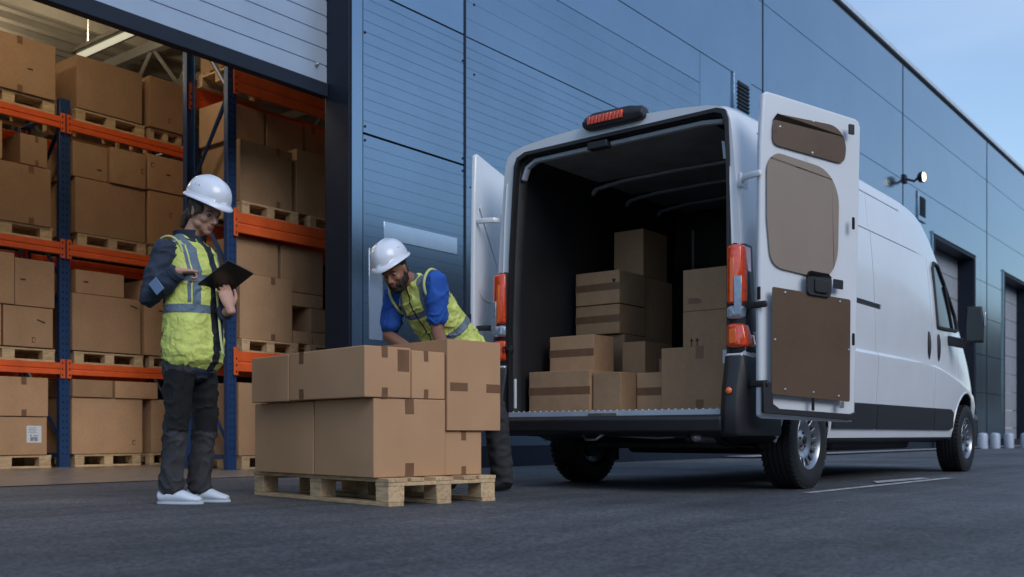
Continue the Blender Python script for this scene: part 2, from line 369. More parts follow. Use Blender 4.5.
# wall left of the opening
W(MB().box(-8, 1.2, VF, VF+.3, 0, 9.1), 'wall_panel', M['facade'])
# interior shell
W(MB().box(-8, -7.9, 7.9, 28, 0, 9), 'inner_wall', M['wallin']); W(MB().box(23.9, 24, 7.9, 28, 0, 9), 'inner_wall', M['wallin'])
W(MB().box(-8, 24, 27.9, 28, 0, 9), 'inner_wall', M['wallin']); W(MB().box(7.03, 24, 7.83, 7.9, 0, 9), 'inner_wall', M['wallin'])
dk = []; y = 7.9; k = 0          # corrugated roof deck seen from below
while y < 27.8:
    dk += [(y, 7.2), (y+.16, 7.2), (y+.22, 7.32), (y+.38, 7.32)]; y += .44
W(MB().prism(dk+[(27.8, 7.45), (7.9, 7.45)], -7.9, 23.9, 'x'), 'roof_deck', M['ceil'])
for y in (9.2, 11.3, 13.4, 15.5, 17.6, 19.7, 21.8): W(MB().box(-7.9, 23.9, y, y+.09, 6.95, 7.19), 'purlin', M['ceil'])
for x in (2.2, 5.6, 9.4, 13.2):
    tr = MB().box(x, x+.14, 7.95, 27.8, 6.78, 6.94).box(x, x+.14, 7.95, 27.8, 6.0, 6.12); y = 8.4
    while y < 27:
        tr.tube([(x+.07, y, 6.08), (x+.07, y+.75, 6.85)], .035, 6).tube([(x+.07, y+.75, 6.85), (x+.07, y+1.5, 6.08)], .035, 6); y += 1.5
    W(tr, 'roof_truss', M['steel'])
# far rear light coloured wall boxes of stock are only a dark mass behind the racks

for i, (x, y) in enumerate([(7.7, 13.5), (3.6, 13.5), (4.9, 9.3), (6.6, 17.5)]):  # third batten is out of view, added to light the rack fronts
    t = tag(empty('ceiling_light', (x, y, 6.0)), ['long batten ceiling light above the boxes left of the lattice frame', 'batten ceiling light deeper in the hall on the left', 'unseen batten light added inside the raised shutter to brighten the racks', 'batten ceiling light far back in the hall'][i], 'ceiling light', 'batten lights under the hall roof')
    MB().prism([(-.13, 0), (.13, 0), (.07, .1), (-.07, .1)], -.75, .75, 'y').build('housing', M['steel'], t)
    bx('diffuser', M['lampglow'], t, -.06, .06, -.72, .72, -.03, -.002, .01)
    for q in (-.5, .5): MB().tube([(0, q, .1), (0, q, .9)], .008, 6).build('hanger', M['steel'], t)
    ld = bpy.data.lights.new('batten_lamp', 'AREA'); ld.shape = 'RECTANGLE'; ld.size = .3; ld.size_y = 1.4; ld.energy = [46, 46, 42, 44][i]; ld.color = (1, .84, .60)
    lo = bpy.data.objects.new('batten_lamp', ld); COL.objects.link(lo); lo.parent = t; lo.location = (0, 0, -.06)
    l2 = ld.copy(); l2.energy = 70; lo2 = bpy.data.objects.new('batten_uplight', l2); COL.objects.link(lo2); lo2.parent = t; lo2.location = (0, 0, .12); lo2.rotation_euler = (math.pi, 0, 0)

# louvre vents, lamp, bollards
for i, (x, z) in enumerate([(15.66, 6.05), (25.74, 6.0)]):
    t = tag(empty('louvre_vent', (x, VF, z)), ['small dark louvre vent high on the facade above the van roof', 'small dark louvre vent under the lit wall lamp'][i], 'vent', 'vents on the blue facade')
    bx('frame', M['facade'], t, -.33, .33, -.035, .003, -.36, .36, .006)
    bx('recess', M['dark'], t, -.2, .22, -.040, -.036, -.24, .24)
    s_ = MB()
    for k in range(7): s_.box(-.2, .22, -.058, -.041, -.22+k*.065, -.195+k*.065)
    s_.build('slat', M['navy'], t)
t = tag(empty('wall_lamp', (24.42, VF, 6.43)), 'lit wall lamp on a short arm near the top of the blue facade', 'lamp')
bx('wall_plate', M['navy'], t, -.1, .1, -.04, .002, -.1, .1, .01)
MB().tube([(0, -.03, 0), (.1, -.2, -.06), (.12, -.26, 0)], .03, 10).build('arm', M['navy'], t)
hd = MB(); hd.lathe([(0, -.27), (.07, -.27), (.12, -.31), (.135, -.40), (.125, -.405), (.11, -.39), (0, -.385)], 24, 'y', T=Matrix.Translation((.14, 0, .02)))
hd.build('lamp_head', M['navy'], t)
MB().ell((.14, -.40, .02), (.108, .045, .108)).build('lamp_glass', M['spotglow'], t)
for i, (x, y) in enumerate([(29.6, 6.95), (30.35, 6.8), (31.3, 6.65), (33.2, 6.6)]):
    b_ = MB().lathe([(0, .0), (.13, 0), (.13, .36), (.12, .40), (.06, .43), (0, .435)], 20, 'z').build('bollard', M['coping'], loc=(x, y, 0))
    tag(b_, ['short pale bollard nearest the nose of the van', 'short pale bollard in the middle between dock doors', 'short pale bollard third from the van before the wall', 'short pale bollard in front of the farthest dock door'][i], 'bollard', 'low bollards in front of the dock doors')

# opposite side of the yard, behind the camera (it is what the facade mirrors)
nb = tag(empty('neighbouring_warehouse', (10, -24, 0)), 'dark grey flat roofed warehouse across the yard behind the viewer', 'building')
bx('wall', M['neighbour'], nb, -90, 55, -12, 0, 0, 11.0); bx('added_tall_hall', M['neighbour'], nb, 55.02, 260, -12, 0, 0, 19); bx('roof_edge', M['navy'], nb, -90.1, 55, -12.1, .1, 11.0, 11.3)  # taller far block is unseen, added to darken what the far facade mirrors
wn = MB()
for k in range(24): wn.box(-60+k*10, -56+k*10, .02, .06, .2, 4.2)
wn.build('door', M['shutter'], nb)

# ------------------------------------------------------------------ the van (local frame: x forward from the rear end, y to its left, z up)
VX, VY = 5.87, 3.785
van = tag(empty('delivery_van', (VX, VY, 0)), 'white high roof delivery van with both rear doors swung open and cartons inside', 'van')
def lerp_tab(tab, x):
    if x <= tab[0][0]: return tab[0][1]
    for (a, p), (b, q) in zip(tab, tab[1:]):
        if x <= b: 
            t = (x-a)/(b-a); return p+(q-p)*t
    return tab[-1][1]
def sx(x): return x if x < 3.5 else 3.5+(x-3.5)*1.10
ROOF = [(0, 2.55), (.12, 2.575), (.5, 2.59), (3.5, 2.585), (3.8, 2.565), (4.05, 2.51), (4.27, 2.41), (4.5, 2.25), (4.8, 2.02), (5.1, 1.77), (5.25, 1.63), (5.42, 1.51), (5.64, 1.36), (5.8, 1.19), (5.9, 1.02), (5.97, .80), (6.0, .66)]
ROOF = [(sx(a), b) for a, b in ROOF]
NOSE = [(0, .985), (.05, .998), (.15, 1), (4.6, 1), (5.0, .99), (5.3, .975), (5.6, .93), (5.78, .88), (5.9, .82), (5.97, .76), (6.0, .70)]
NOSE = [(sx(a), b) for a, b in NOSE]
PROF = [(0, .32), (.88, .32), (.965, .335), (.985, .36), (1.0, .44), (1.012, .60), (1.026, .80), (1.035, .93), (1.037, 1.0), (1.036, 1.035), (1.016, 1.062), (1.008, 1.15), (1.008, 1.3), (1.002, 1.5), (.992, 1.7), (.978, 1.9), (.964, 2.05), (.950, 2.2), (.940, 2.32), (.928, 2.41), (.905, 2.475), (.86, 2.515), (.76, 2.542), (.55, 2.566), (.28, 2.582), (0, 2.585)]
def ring(x):
    Tz = lerp_tab(ROOF, x); nf = lerp_tab(NOSE, x); o = []
    for y, z in PROF:
        z2 = z if z < .66 and x < 5.7 else None
        if z2 is None:
            zb = .60 if x < 5.7 else .44
            z2 = z if z <= zb else zb+(z-zb)*(Tz-zb)/(2.585-zb)
        if z2 > Tz: z2 = Tz
        if x < .5: z2 = max(z2, .42)
        # keep the side the same where the roof is full height
        if x < 3.4: z2 = max(z, .42 if x < .5 else 0) if z < 2.2 else 2.2+(z-2.2)*(Tz-2.2)/(.385)
        yy = y*nf
        if x > 3.4 and z > 1.05: yy -= (.03*min(1, (x-3.4)/1.2))*(z-1.05)/1.5
        o.append((x, yy, z2))
    return o
def side_y(x, z):
    r = ring(x)
    for (x0, y0, z0), (x1, y1, z1) in zip(r[1:], r[2:]):
        if z0 <= z <= z1 and z1 > z0: return y0+(y1-y0)*(z-z0)/(z1-z0)
    return r[-4][1]
def van_solid():
    xs = [0, .03, .08, .16]+[.3+.3*i for i in range(10)]+[3.15, 3.3, 3.45, 3.6, 3.72, 3.85, 3.95, 4.05, 4.15, 4.25, 4.4, 4.6, 4.8, 4.9, 5.0, 5.08, 5.15, 5.25, 5.35, 5.48, 5.6, 5.7, 5.78, 5.85, 5.9, 5.94, 5.97, 6.0]
    rr = []
    for x in sorted(set(round(sx(a), 3) for a in xs)):
        r = ring(x); full = [(a, -b, c) for a, b, c in r]+[(a, b, c) for a, b, c in r[-2:0:-1]]
        rr.append(full)
    return MB().rings(rr)
body = van_solid().build('body', M['white'], None, angle=28)
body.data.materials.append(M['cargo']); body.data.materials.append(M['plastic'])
cut = []
def cutter(mb):
    o = mb.build('cutter', M['cargo']); cut.append(o)
# cargo bay
CW = [(-.90, .535), (.865, .535), (.865, 1.2), (.845, 1.7), (.815, 2.15), (.80, 2.34), (.775, 2.405), (.70, 2.435), (-.81, 2.45), (-.865, 2.43), (-.885, 2.37), (-.895, 2.15), (-.90, 1.7), (-.90, 1.2)]
cutter(MB().prism(CW, -.2, 2.42, 'x'))
for x in (1.02, 5.24):
    for s in (-1, 1):
        pr = [(.44*math.cos(a*math.pi/16), .34+.47*math.sin(a*math.pi/16)) for a in range(17)]
        pr = [(.44, 0.1)]+pr+[(-.44, .1)]
        cutter(MB().prism([(x+a, b) for a, b in pr], s*.70, s*1.3, 'y'))
def groove(x0, x1, z0, z1, d=.008, sides=(-1, 1)):
    for s in sides:
        zc = (z0+z1)/2; xc = (x0+x1)/2
        y = side_y(xc, zc); n = 1
        cutter(MB().box(x0, x1, min(s*(y-d), s*(y+.08)), max(s*(y-d), s*(y+.08)), z0, z1))
def vgroove(x, z0, z1, wd=.007, d=.008, dx=0):       # vertical seam following the side
    k = 12; zz = [z0+(z1-z0)*i/k for i in range(k+1)]
    for s in (-1, 1):
        poly = [(s*(side_y(x, z)-d), z) for z in zz]+[(s*(side_y(x, z)+.06), z) for z in zz[::-1]]
        cutter(MB().prism(poly, x-wd/2, x+wd/2, 'x'))
vgroove(2.46, .40, 2.06, .011, .012); vgroove(4.08, .40, 2.06, .011, .012); vgroove(2.42, 2.07, 2.4, .005)
groove(1.55, 4.09, 2.060, 2.071, .012)
groove(.35, 3.3, 2.372, 2.384, .012)
groove(1.80, 2.62, 1.425, 1.468, .02)
vgroove(5.02, .42, 1.35, .010, .012)
dgo = body
for c in cut:
    m = dgo.modifiers.new('cut', 'BOOLEAN'); m.operation = 'DIFFERENCE'; m.solver = 'EXACT'; m.object = c
me = evaluated(body); body.modifiers.clear(); body.data = me
for c in cut: bpy.data.objects.remove(c)
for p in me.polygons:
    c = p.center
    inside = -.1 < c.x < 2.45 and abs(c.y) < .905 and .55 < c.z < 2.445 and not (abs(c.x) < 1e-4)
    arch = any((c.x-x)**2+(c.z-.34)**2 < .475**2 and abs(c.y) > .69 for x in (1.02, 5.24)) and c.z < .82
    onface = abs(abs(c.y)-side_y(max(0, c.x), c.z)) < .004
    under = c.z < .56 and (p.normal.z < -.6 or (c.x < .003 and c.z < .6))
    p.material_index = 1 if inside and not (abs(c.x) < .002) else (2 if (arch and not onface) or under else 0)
fix(me, 28, False)
body.parent = van; body.name = 'body'
wn_ = body.modifiers.new('wn', 'WEIGHTED_NORMAL'); wn_.keep_sharp = True

# rear face: seal round the opening, channel, sill
seal = MB(); n = len(CW)
o_ = [(y+(.024 if y > 0 else -.018), .535+(z-.535)*1.014) for y, z in CW]
for i in range(n):
    j = (i+1) % n
    if i == 0: continue
    a, b, c, d = CW[i], CW[j], o_[j], o_[i]
    seal.add([(-.022, *a), (-.022, *b), (-.016, *c), (-.016, *d), (.004, *a), (.004, *b), (.0, *c), (.0, *d)], [(0, 1, 2, 3), (4, 7, 6, 5), (0, 4, 5, 1), (3, 2, 6, 7)])
seal.build('door_seal', M['rubber'], van, angle=60)
inn = MB()
i_ = [(y*.972, .535+(z-.535)*.985) for y, z in CW]
for i in range(1, n):
    j = (i+1) % n
    if i == 0 : continue
    if i == n-1 or i == 1:
        pass
    a, b, c, d = i_[i], i_[j], CW[j], CW[i]
    inn.add([(.06, *a), (.06, *b), (.03, *c), (.03, *d), (.10, *a), (.10, *b)], [(0, 1, 2, 3), (0, 4, 5, 1)])
inn.build('opening_frame', M['cargo'], van, angle=60)
MB().tube([(.05, -.84, 2.40), (.05, -.7, 2.415), (.05, .66, 2.40), (.05, .74, 2.36), (.05, .775, 2.28)], (.03, .018), 8, up=(1, 0, 0)).build('header_trim', M['bow'], van)
bx('sill_guard', M['whitein'], van, .03, .05, .845, .862, .58, .80, .004)
# pressed lines on the pillars
for s in (-1, 1):
    pz = MB()
    pz.tube([(-.004, s*.935, .95+.02), (-.004, s*.935, 1.5), (-.004, s*.915, 2.0), (-.004, s*.895, 2.25)], .007, 6)
    pz.build('pillar_crease', M['white'], van)
# floor, sill strip with studs
bx('load_floor', M['cargoroof'], van, .02, 2.41, -.87, .86, .536, .545)
sl = MB().box(-.03, .05, -.86, .86, .506, .549)
for k in range(34): sl.ell((-.012, -.83+k*.0503, .549), (.009, .009, .008), nu=6, nv=5)
sl.build('load_sill', M['coping'], van)
bx('lock_plate', M['zinc'], van, -.05, -.03, -.10, .14, .49, .535, .003)
# roof bows and rails inside
for x in (1.0, 1.52, 2.05):
    MB().tube([(x, -.86, 2.22), (x, -.83, 2.33), (x, -.76, 2.39), (x, -.5, 2.418), (x, 0, 2.425), (x, .5, 2.418), (x, .76, 2.39), (x, .83, 2.33), (x, .86, 2.22)], (.028, .014), 8, up=(1, 0, 0)).build('roof_bow', M['bow'], van)
for s in (-1, 1):
    rl = MB().prism([(s*.862, 2.16), (s*.85, 2.27), (s*.83, 2.28), (s*.842, 2.16)], .05, 2.4, 'x')
    rl.build('roof_rail', M['bow'], van)
    if s == 1:
        for x in (.33, .52, .82): MB().prism([(x-.055, 2.175), (x+.05, 2.175), (x+.065, 2.255), (x-.03, 2.26)], .8415, .8345, 'y').build('rail_hole', M['hole'], van)
rf = MB()
for x0, x1 in ((.14, .96), (1.04, 1.48), (1.56, 2.01), (2.09, 2.4)):
    rf.box(x0, x1, -.72, .72, 2.428, 2.436)
rf.build('headliner', M['cargoroof'], van)
bx('lock_catch', M['plastic'], van, -.03, .04, .0, .16, 2.375, 2.425, .006)
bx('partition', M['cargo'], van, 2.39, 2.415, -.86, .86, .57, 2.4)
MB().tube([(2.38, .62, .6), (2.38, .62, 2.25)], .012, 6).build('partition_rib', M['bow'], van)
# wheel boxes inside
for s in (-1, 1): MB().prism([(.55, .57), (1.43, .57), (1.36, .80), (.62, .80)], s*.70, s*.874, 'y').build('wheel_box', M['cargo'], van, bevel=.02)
# bumper
bp = MB()
bp.prism([(-.10, .405), (.05, .38), (.3, .38), (.3, .515), (-.02, .515), (-.085, .512), (-.11, .49)], -.90, .90, 'y')
bp.build('rear_bumper', M['plastic'], van, bevel=.012)
for s in (-1, 1):
    c = MB(); rr = []
    for z, k, f in ((.375, .0, .0), (.40, .02, .02), (.55, .025, .02), (.68, .01, .0), (.80, -.02, -.02), (.885, -.035, -.05)):
        rr.append([(-.085-k+.03, s*.885, z), (-.085-k, s*.93, z), (-.07-k, s*1.0, z), (-.02, s*(1.035+f*.3), z), (.1, s*(1.045+f*.3), z), (.5, s*(1.04+f*.2), z), (.5, s*.97, z), (.02, s*.90, z)])
    if s == 1: rr = [r[::-1] for r in rr]
    c.rings(rr).build('bumper_corner', M['plastic'], van, bevel=.008, angle=50)
    MB().ell((-.105, s*.955, .66), (.012, .022, .022)).build('reflector', M['redglow'], van)
# tail lights
for s in (-1, 1):
    def corner(z0, z1, x0=-.045, x1=.10, yin=.905, d=0):
        rr = []; yin -= 0 if s < 0 else .014
        for z in (z0, z0+.015, z1-.015, z1):
            k = .012 if z in (z0, z1) else 0; y1 = side_y(.1, z)+(.012 if s < 0 else .03)-k-d
            a = x0+k+d
            rr.append([(a+.012, s*(yin+k), z), (a, s*(yin+.03), z), (a, s*(y1-.05), z), (a+.022, s*(y1-.012), z), (a+.06, s*y1, z), (x1-k, s*y1, z), (x1-k, s*(y1-.05), z), (.02, s*(yin+.02), z)])
        if s == 1: rr = [r[::-1] for r in rr]
        return MB().rings(rr)
    base = corner(.90, 1.60, x0=-.02, x1=.13, yin=.895, d=.004).build('tail_light', M['plastic'], van, bevel=.004, angle=50)
    corner(1.21, 1.585).build('red_lens', M['redlens'], base, bevel=.006, angle=50)
    corner(.935, 1.085).build('turn_lens', M['redlens'], base, bevel=.006, angle=50)
    y0 = .93
    l = MB().box(-.052, -.046, min(s*.965, s*1.015), max(s*.965, s*1.015), 1.14, 1.38); l.build('clear_lens', M['clearlens'], base, bevel=.002)
    corner(1.115, 1.20, d=.001).build('clear_lens', M['clearlens'], base, bevel=.004, angle=50)
    MB().box(-.051, -.046, min(s*.935, s*.96), max(s*.935, s*.96), 1.22, 1.50).build('light_bar', M['redglow'], base, bevel=.002)
    MB().box(-.051, -.046, min(s*.93, s*.975), max(s*.93, s*.975), .96, 1.05).build('light_bar', M['redglow'], base, bevel=.002)
    # pale raised plate imitating paint reflections below the lamp
    pt = MB().box(-.03, -.0, min(s*.90, s*1.01), max(s*.90, s*1.01), .80, .898); pt.build('reflection_plate', M['white'], van, bevel=.006)
    MB().box(-.036, -.031, min(s*.94, s*.96), max(s*.94, s*.96), .82, .87).build('latch_slot', M['dark'], van)
    if s == 1: MB().lathe([(0, -.05), (.035, -.05), (.04, -.03), (.02, -.02), (.02, .02)], 16, 'y', T=Matrix.Translation((-.03, .885, 1.02)) @ Matrix.Rotation(R(90), 4, 'Z')).build('door_buffer', M['rubber'], van)
# high brake lamp on the header
bl = MB(); rr = []
for y, h0, h1 in ((-.30, 2.52, 2.58), (-.28, 2.51, 2.60), (-.18, 2.505, 2.62), (.10, 2.505, 2.625), (.16, 2.51, 2.61), (.185, 2.53, 2.59)):
    yy = y
    rr.append([(-.05, yy, h0), (-.065, yy, (h0+h1)/2), (-.03, yy, h1), (.03, yy, h1), (.06, yy, h0)])
brk = MB().rings(rr).build('brake_lamp', M['plastic'], van, bevel=.01, angle=50)
rl = MB()
for k in range(10): rl.box(-.070, -.05, -.15+k*.029, -.126+k*.029, 2.535, 2.59)
rl.build('brake_lens', M['redlens'], brk, bevel=.003)

# rear doors.  door frame: x along the door from the hinge edge, y outwards from the inner face, z up
def rear_door(name, s, loc, ang):
    d = empty(name, loc, ang, van)
    L = .80
    out = [(-.03, .50), (-.03+.03, .485), (L-.1, .465), (L-.06, .47), (L-.04, .52), (L-.02, 1.2), (L+.0, 2.0), (L+.01, 2.40), (L-.005, 2.435), (L-.04, 2.45), (.10, 2.515), (.03, 2.52), (.0, 2.50), (-.02, 2.2), (-.03, 1.4)]
    # outer skin + inner ring with openings, built as stacked profile (solid frame members)
    def P(pts, y0, y1, nm, m, par, bev=.006): 
        q = MB(); q.prism([(a, b) for a, b in pts], s*y0, s*y1, 'y'); return q.build(nm, m, par, bevel=bev)
    shell = P(out, .045, .085, 'door_skin', M['white'], d, .012)
    # inner frame: solid plate cut by openings
    plate = MB().prism(out, s*.0, s*.0449, 'y').build('door_frame', M['whitein'], None)
    cs = []
    def rr_(pts, r=.05, k=5):
        o = []; n = len(pts)
        for i in range(n):
            p0 = Vector(pts[i-1]); p1 = Vector(pts[i]); p2 = Vector(pts[(i+1) % n]); rad = r if not isinstance(r, (list, tuple)) else r[i]
            a = (p0-p1).normalized(); b = (p2-p1).normalized()
            A = p1+a*rad; B = p1+b*rad
            for q in range(k+1):
                t = q/k; o.append(tuple(A*(1-t)**2+p1*2*t*(1-t)+B*t*t))
        return o
    top = rr_([(.065, 2.19), (.655, 2.135), (.675, 2.27), (.60, 2.375), (.10, 2.385), (.065, 2.34)], [.05, .06, .06, .08, .05, .06])
    big = rr_([(.01, 1.80), (.05, 1.43), (.52, 1.375), (.60, 1.52), (.61, 1.95), (.50, 2.09), (.08, 2.145), (.02, 2.07)], [.12, .1, .10, .08, .10, .09, .06, .05])
    big = [(max(a, .018), b) for a, b in big]
    for pts in (top, big):
        c = MB().prism(pts, -.1, .036 if s > 0 else -.036, 'y') if s > 0 else MB().prism(pts, .1, -.036, 'y')
        cs.append(c.build('c', M['dark']))
    for c in cs:
        m = plate.modifiers.new('b', 'BOOLEAN'); m.operation = 'DIFFERENCE'; m.object = c; m.solver = 'EXACT'
    me = evaluated(plate); plate.modifiers.clear(); plate.data = me
    for c in cs: bpy.data.objects.remove(c)
    fix(me, 30, False); plate.parent = d; add_bevel(plate, .009, 3); plate.modifiers['bevel'].angle_limit = R(50)
    P([(a, b) for a, b in big], .031, .0355, 'upper_panel', M['board_top'], d, 0); P(top, .031, .0355, 'window_panel', M['board'], d, 0)
    pan = rr_([(.025, .635), (.665, .595), (.672, 1.255), (.03, 1.298)], .015, 3)
    P(pan, -.006, -.001, 'lower_panel', M['board'], d, .0015)
    sc = MB()
    for a, b in ((.13, 1.265), (.58, 1.235), (.05, .97), (.655, .93), (.13, .665), (.36, .65), (.57, .63), (.09, 2.29), (.36, 2.36), (.35, 2.16)):
        sc.ell((a, s*-.008, b), (.009, .004, .009), nu=8, nv=5)
    sc.build('panel_screw', M['zinc'], d)
    hd = rr_([(.30, 1.265), (.49, 1.255), (.50, 1.38), (.47, 1.405), (.32, 1.41), (.30, 1.38)], .03)
    h = P(hd, -.022, -.001, 'door_handle', M['plastic'], d, .012)
    P(rr_([(.35, 1.28), (.46, 1.275), (.465, 1.36), (.35, 1.37)], .02), -.034, -.021, 'grip', M['rubber'], h, .006)
    P(rr_([(.525, 1.32), (.61, 1.315), (.612, 1.375), (.525, 1.38)], .008), -.004, -.001, 'catch_plate', M['darkmetal'], d, .001)
    P(rr_([(.575, .555), (.61, .555), (.61, .60), (.575, .60)], .006), -.012, -.001, 'lock_eye', M['zinc'], d, .002)
    P(rr_([(.655, 2.32), (.70, 2.32), (.70, 2.385), (.655, 2.385)], .006), -.012, -.001, 'top_catch', M['plastic'], d, .002)
    for a, b in ((.70, 1.75), (.70, 1.0), (.36, .575)):
        P(rr_([(a-.012, b-.04), (a+.012, b-.04), (a+.012, b+.04), (a-.012, b+.04)], .01), -.0015, -.0005, 'pressed_slot', M['hole'], d, 0)
    # black trim along the bottom and the hinge corner
    tr = MB(); tp = [(-.036, .70), (-.02, .72), (.03, .70), (.04, .575), (.09, .545), (.68, .517), (.72, .53), (.72, .475), (.0, .515), (-.036, .52)]
    tr.prism(tp, s*-.004, s*.02, 'y'); tr.build('bottom_trim', M['plastic'], d, bevel=.003)
    st = MB()
    st.box(-.038, -.031, min(s*.03, s*.06), max(s*.03, s*.06), 1.22, 1.30); st.build('stop_buffer', M['rubber'], d, bevel=.003)
    # outer window recess visible from the other side
    P([(a, b) for a, b in big], .0855, .089, 'outer_panel', M['white'], d, .002)
    return d
rear_door('rear_door', 1, (5.835-VX, 2.60-VY, 0), R(-25.7))
rear_door('rear_door', -1, (5.79-VX, 5.02-VY, 0), R(14.5))
for s in (-1, 1):
    for z in (.70, 1.19, 2.0):
        g = MB(); py = side_y(.1, z)
        g.tube([(.10, s*(py-.02), z), (-.02, s*(py+.05), z), (-.045, s*(py+.12), z), (-.05, s*(py+.17), z)], (.022, .012), 8, up=(0, 0, 1))
        g.tube([(.03, s*(py+.005), z-.035), (.03, s*(py+.005), z+.035)], .016, 8)
        g.box(.03, .13, min(s*(py-.01), s*(py+.006)), max(s*(py-.01), s*(py+.006)), z-.045, z+.045)
        g.build('door_hinge', M['white'] if z > 1.3 else M['plastic'], van, bevel=.003)

# side details
def side_patch(pts2, name, m, off0=.0, off1=.012, s=-1, par=None, nseg=10, bev=.004):
    # pts2: polygon (x,z) convex-ish -> strip grid between lower and upper chains (given as two equal lists)
    lo, hi = pts2; rr = []
    mb = MB(); n = len(lo); k = 6
    for off in (off0, off1):
        for i in range(n):
            for j in range(k+1):
                t = j/k; x = lo[i][0]+(hi[i][0]-lo[i][0])*t; z = lo[i][1]+(hi[i][1]-lo[i][1])*t
                mb.v.append((x, s*(side_y(x, z)+off), z))
    N = n*(k+1)
    def id_(l, i, j): return l*N+i*(k+1)+j
    for i in range(n-1):
        for j in range(k):
            mb.f.append((id_(1, i, j), id_(1, i+1, j), id_(1, i+1, j+1), id_(1, i, j+1))); mb.f.append((id_(0, i, j), id_(0, i, j+1), id_(0, i+1, j+1), id_(0, i+1, j)))
    for i in range(n-1):
        for j in (0, k): mb.f.append((id_(0, i, j), id_(0, i+1, j), id_(1, i+1, j), id_(1, i, j)))
    for j in range(k):
        for i in (0, n-1): mb.f.append((id_(0, i, j), id_(0, i, j+1), id_(1, i, j+1), id_(1, i, j)))
    mb.m = [0]*len(mb.f)
    return mb.build(name, m, par or van, bevel=bev, angle=40)
def xs_(a, b, n): return [a+(b-a)*i/n for i in range(n+1)]
for s in (-1, 1):
    for a, b in ((1.50, 2.45), (2.47, 4.07), (4.09, 4.74)):
        X = xs_(a, b, 6)
        lo = [(x, .43 if x < 4.7 else .45) for x in X]; hi = [(x, .635 if x < 4.7 else .60) for x in X]
        side_patch((lo, hi), 'body_moulding', M['plastic'], -.005, .020, s)
    # cab side window and its quarter glass
    X = xs_(4.26, 5.14, 10)
    hi = [(x, min(2.06-.02*(x-4.06), lerp_tab(ROOF, x)-.25)) for x in X]
    lo = [(x, min(1.42+.05*max(0, (x-4.5)), hi[i][1]-.02)) for i, x in enumerate(X)]
    hi[0] = (4.26, 1.99)
    side_patch((lo, hi), 'side_window', M['glass'], -.004, .004, s, bev=.001)
    e_ = [(x, z) for x, z in lo]+[(x, z) for x, z in hi[::-1]]
    MB().tube([(x, s*(side_y(x, z)+.006), z) for x, z in e_+[e_[0]]], .019, 6, round_ends=False).build('window_seal', M['rubber'], van)
    # pillar line in the glass
    MB().tube([(4.86, s*(side_y(4.86, 1.45)+.008), 1.45), (4.74, s*(side_y(4.74, 1.80)+.008), 1.86)], .014, 6).build('quarter_pillar', M['rubber'], van)
    for x in (3.95, 4.27):
        y = side_y(x, 1.22)
        MB().ell((x, s*(y+.004), 1.22), (.030, .020, .135)).build('handle_cup', M['plastic'], van)
    bx('slide_rail', M['darkmetal'], van, 1.80, 2.62, min(s*.985, s*.993), max(s*.985, s*.993), 1.43, 1.46)
    # sill
    X = xs_(1.50, 4.78, 8)
    side_patch(([(x, .315) for x in X], [(x, .352) for x in X]), 'side_sill', M['plastic'], -.02, .012, s)
    # arch lip
    for cx in (1.02, 5.24):
        MB().tube([(cx+.452*math.cos(a*math.pi/14), s*(side_y(cx+.45*math.cos(a*math.pi/14), .34+.47*math.sin(a*math.pi/14))-.004), .34+.482*math.sin(a*math.pi/14)) for a in range(15)], .012, 6).build('arch_lip', M['white'], van)
    # mirror
    mr = MB(); T = Matrix.Translation((4.66, s*1.24, 1.455)) @ Matrix.Diagonal((.8, .66, .88, 1)) @ Matrix.Rotation(R(s*-12), 4, 'Z')
    mr.rings([[(x*.5, y*1., z) for x, y, z in [(-.05+d, -.12*k, -.2*k), (-.05+d, .12*k, -.2*k), (-.05+d, .13*k, 0), (-.05+d, .11*k, .21*k), (-.05+d, -.10*k, .21*k), (-.05+d, -.13*k, 0)]] for d, k in ((0, .92), (.03, 1.0), (.14, .95), (.24, .6))], T=T)
    mh = mr.build('wing_mirror', M['plastic'], van, bevel=.02, angle=60, seg=3)
    MB().prism([(-.10, -.17), (.10, -.17), (.11, 0), (.09, .18), (-.08, .18), (-.11, 0)], -.034, -.028, 'x', T=T).build('mirror_glass', M['mirror'], mh)
    MB().tube([(4.66, s*1.22, 1.33), (4.68, s*1.14, 1.28), (4.66, s*.99, 1.32)], (.05, .03), 10).build('mirror_arm', M['plastic'], mh)
    MB().box(4.66, 4.70, min(s*1.325, s*1.34), max(s*1.325, s*1.34), 1.44, 1.58).build('indicator', M['clearlens'], mh, bevel=.005)
    # head lamp
    hl = MB(); hl.ell((5.86, s*.76, .96), (.20, .11, .12), rot=Matrix.Rotation(R(s*-18), 3, 'Z')); hl.build('headlight', M['clearlens'], van)
# windscreen (sits on the sloping front) and front end
ws = MB(); k = 12; V0 = []
for off in (.004, -.02):
    for x in xs_(4.55, 5.38, 8):
        T_ = lerp_tab(ROOF, x)
        for j in range(k+1):
            t = -1+2*j/k; hw = .80 if x < 4.7 else .84
            V0.append((x, t*hw, T_-.055*abs(t)**3-.0*t*t+off+.004))
ws.v = V0; nn = 9*(k+1)
for i in range(8):
    for j in range(k): ws.f.append((i*(k+1)+j, (i+1)*(k+1)+j, (i+1)*(k+1)+j+1, i*(k+1)+j+1))
ws.f += [tuple(nn+q for q in f[::-1]) for f in ws.f]; ws.m = [0]*len(ws.f)
ws.build('windscreen', M['glass'], van)
bx('front_bumper', M['plastic'], van, 5.8, 6.29, -.90, .93, .30, .62, .07)
bx('grille', M['plastic'], van, 6.15, 6.27, -.5, .5, .64, .80, .02)
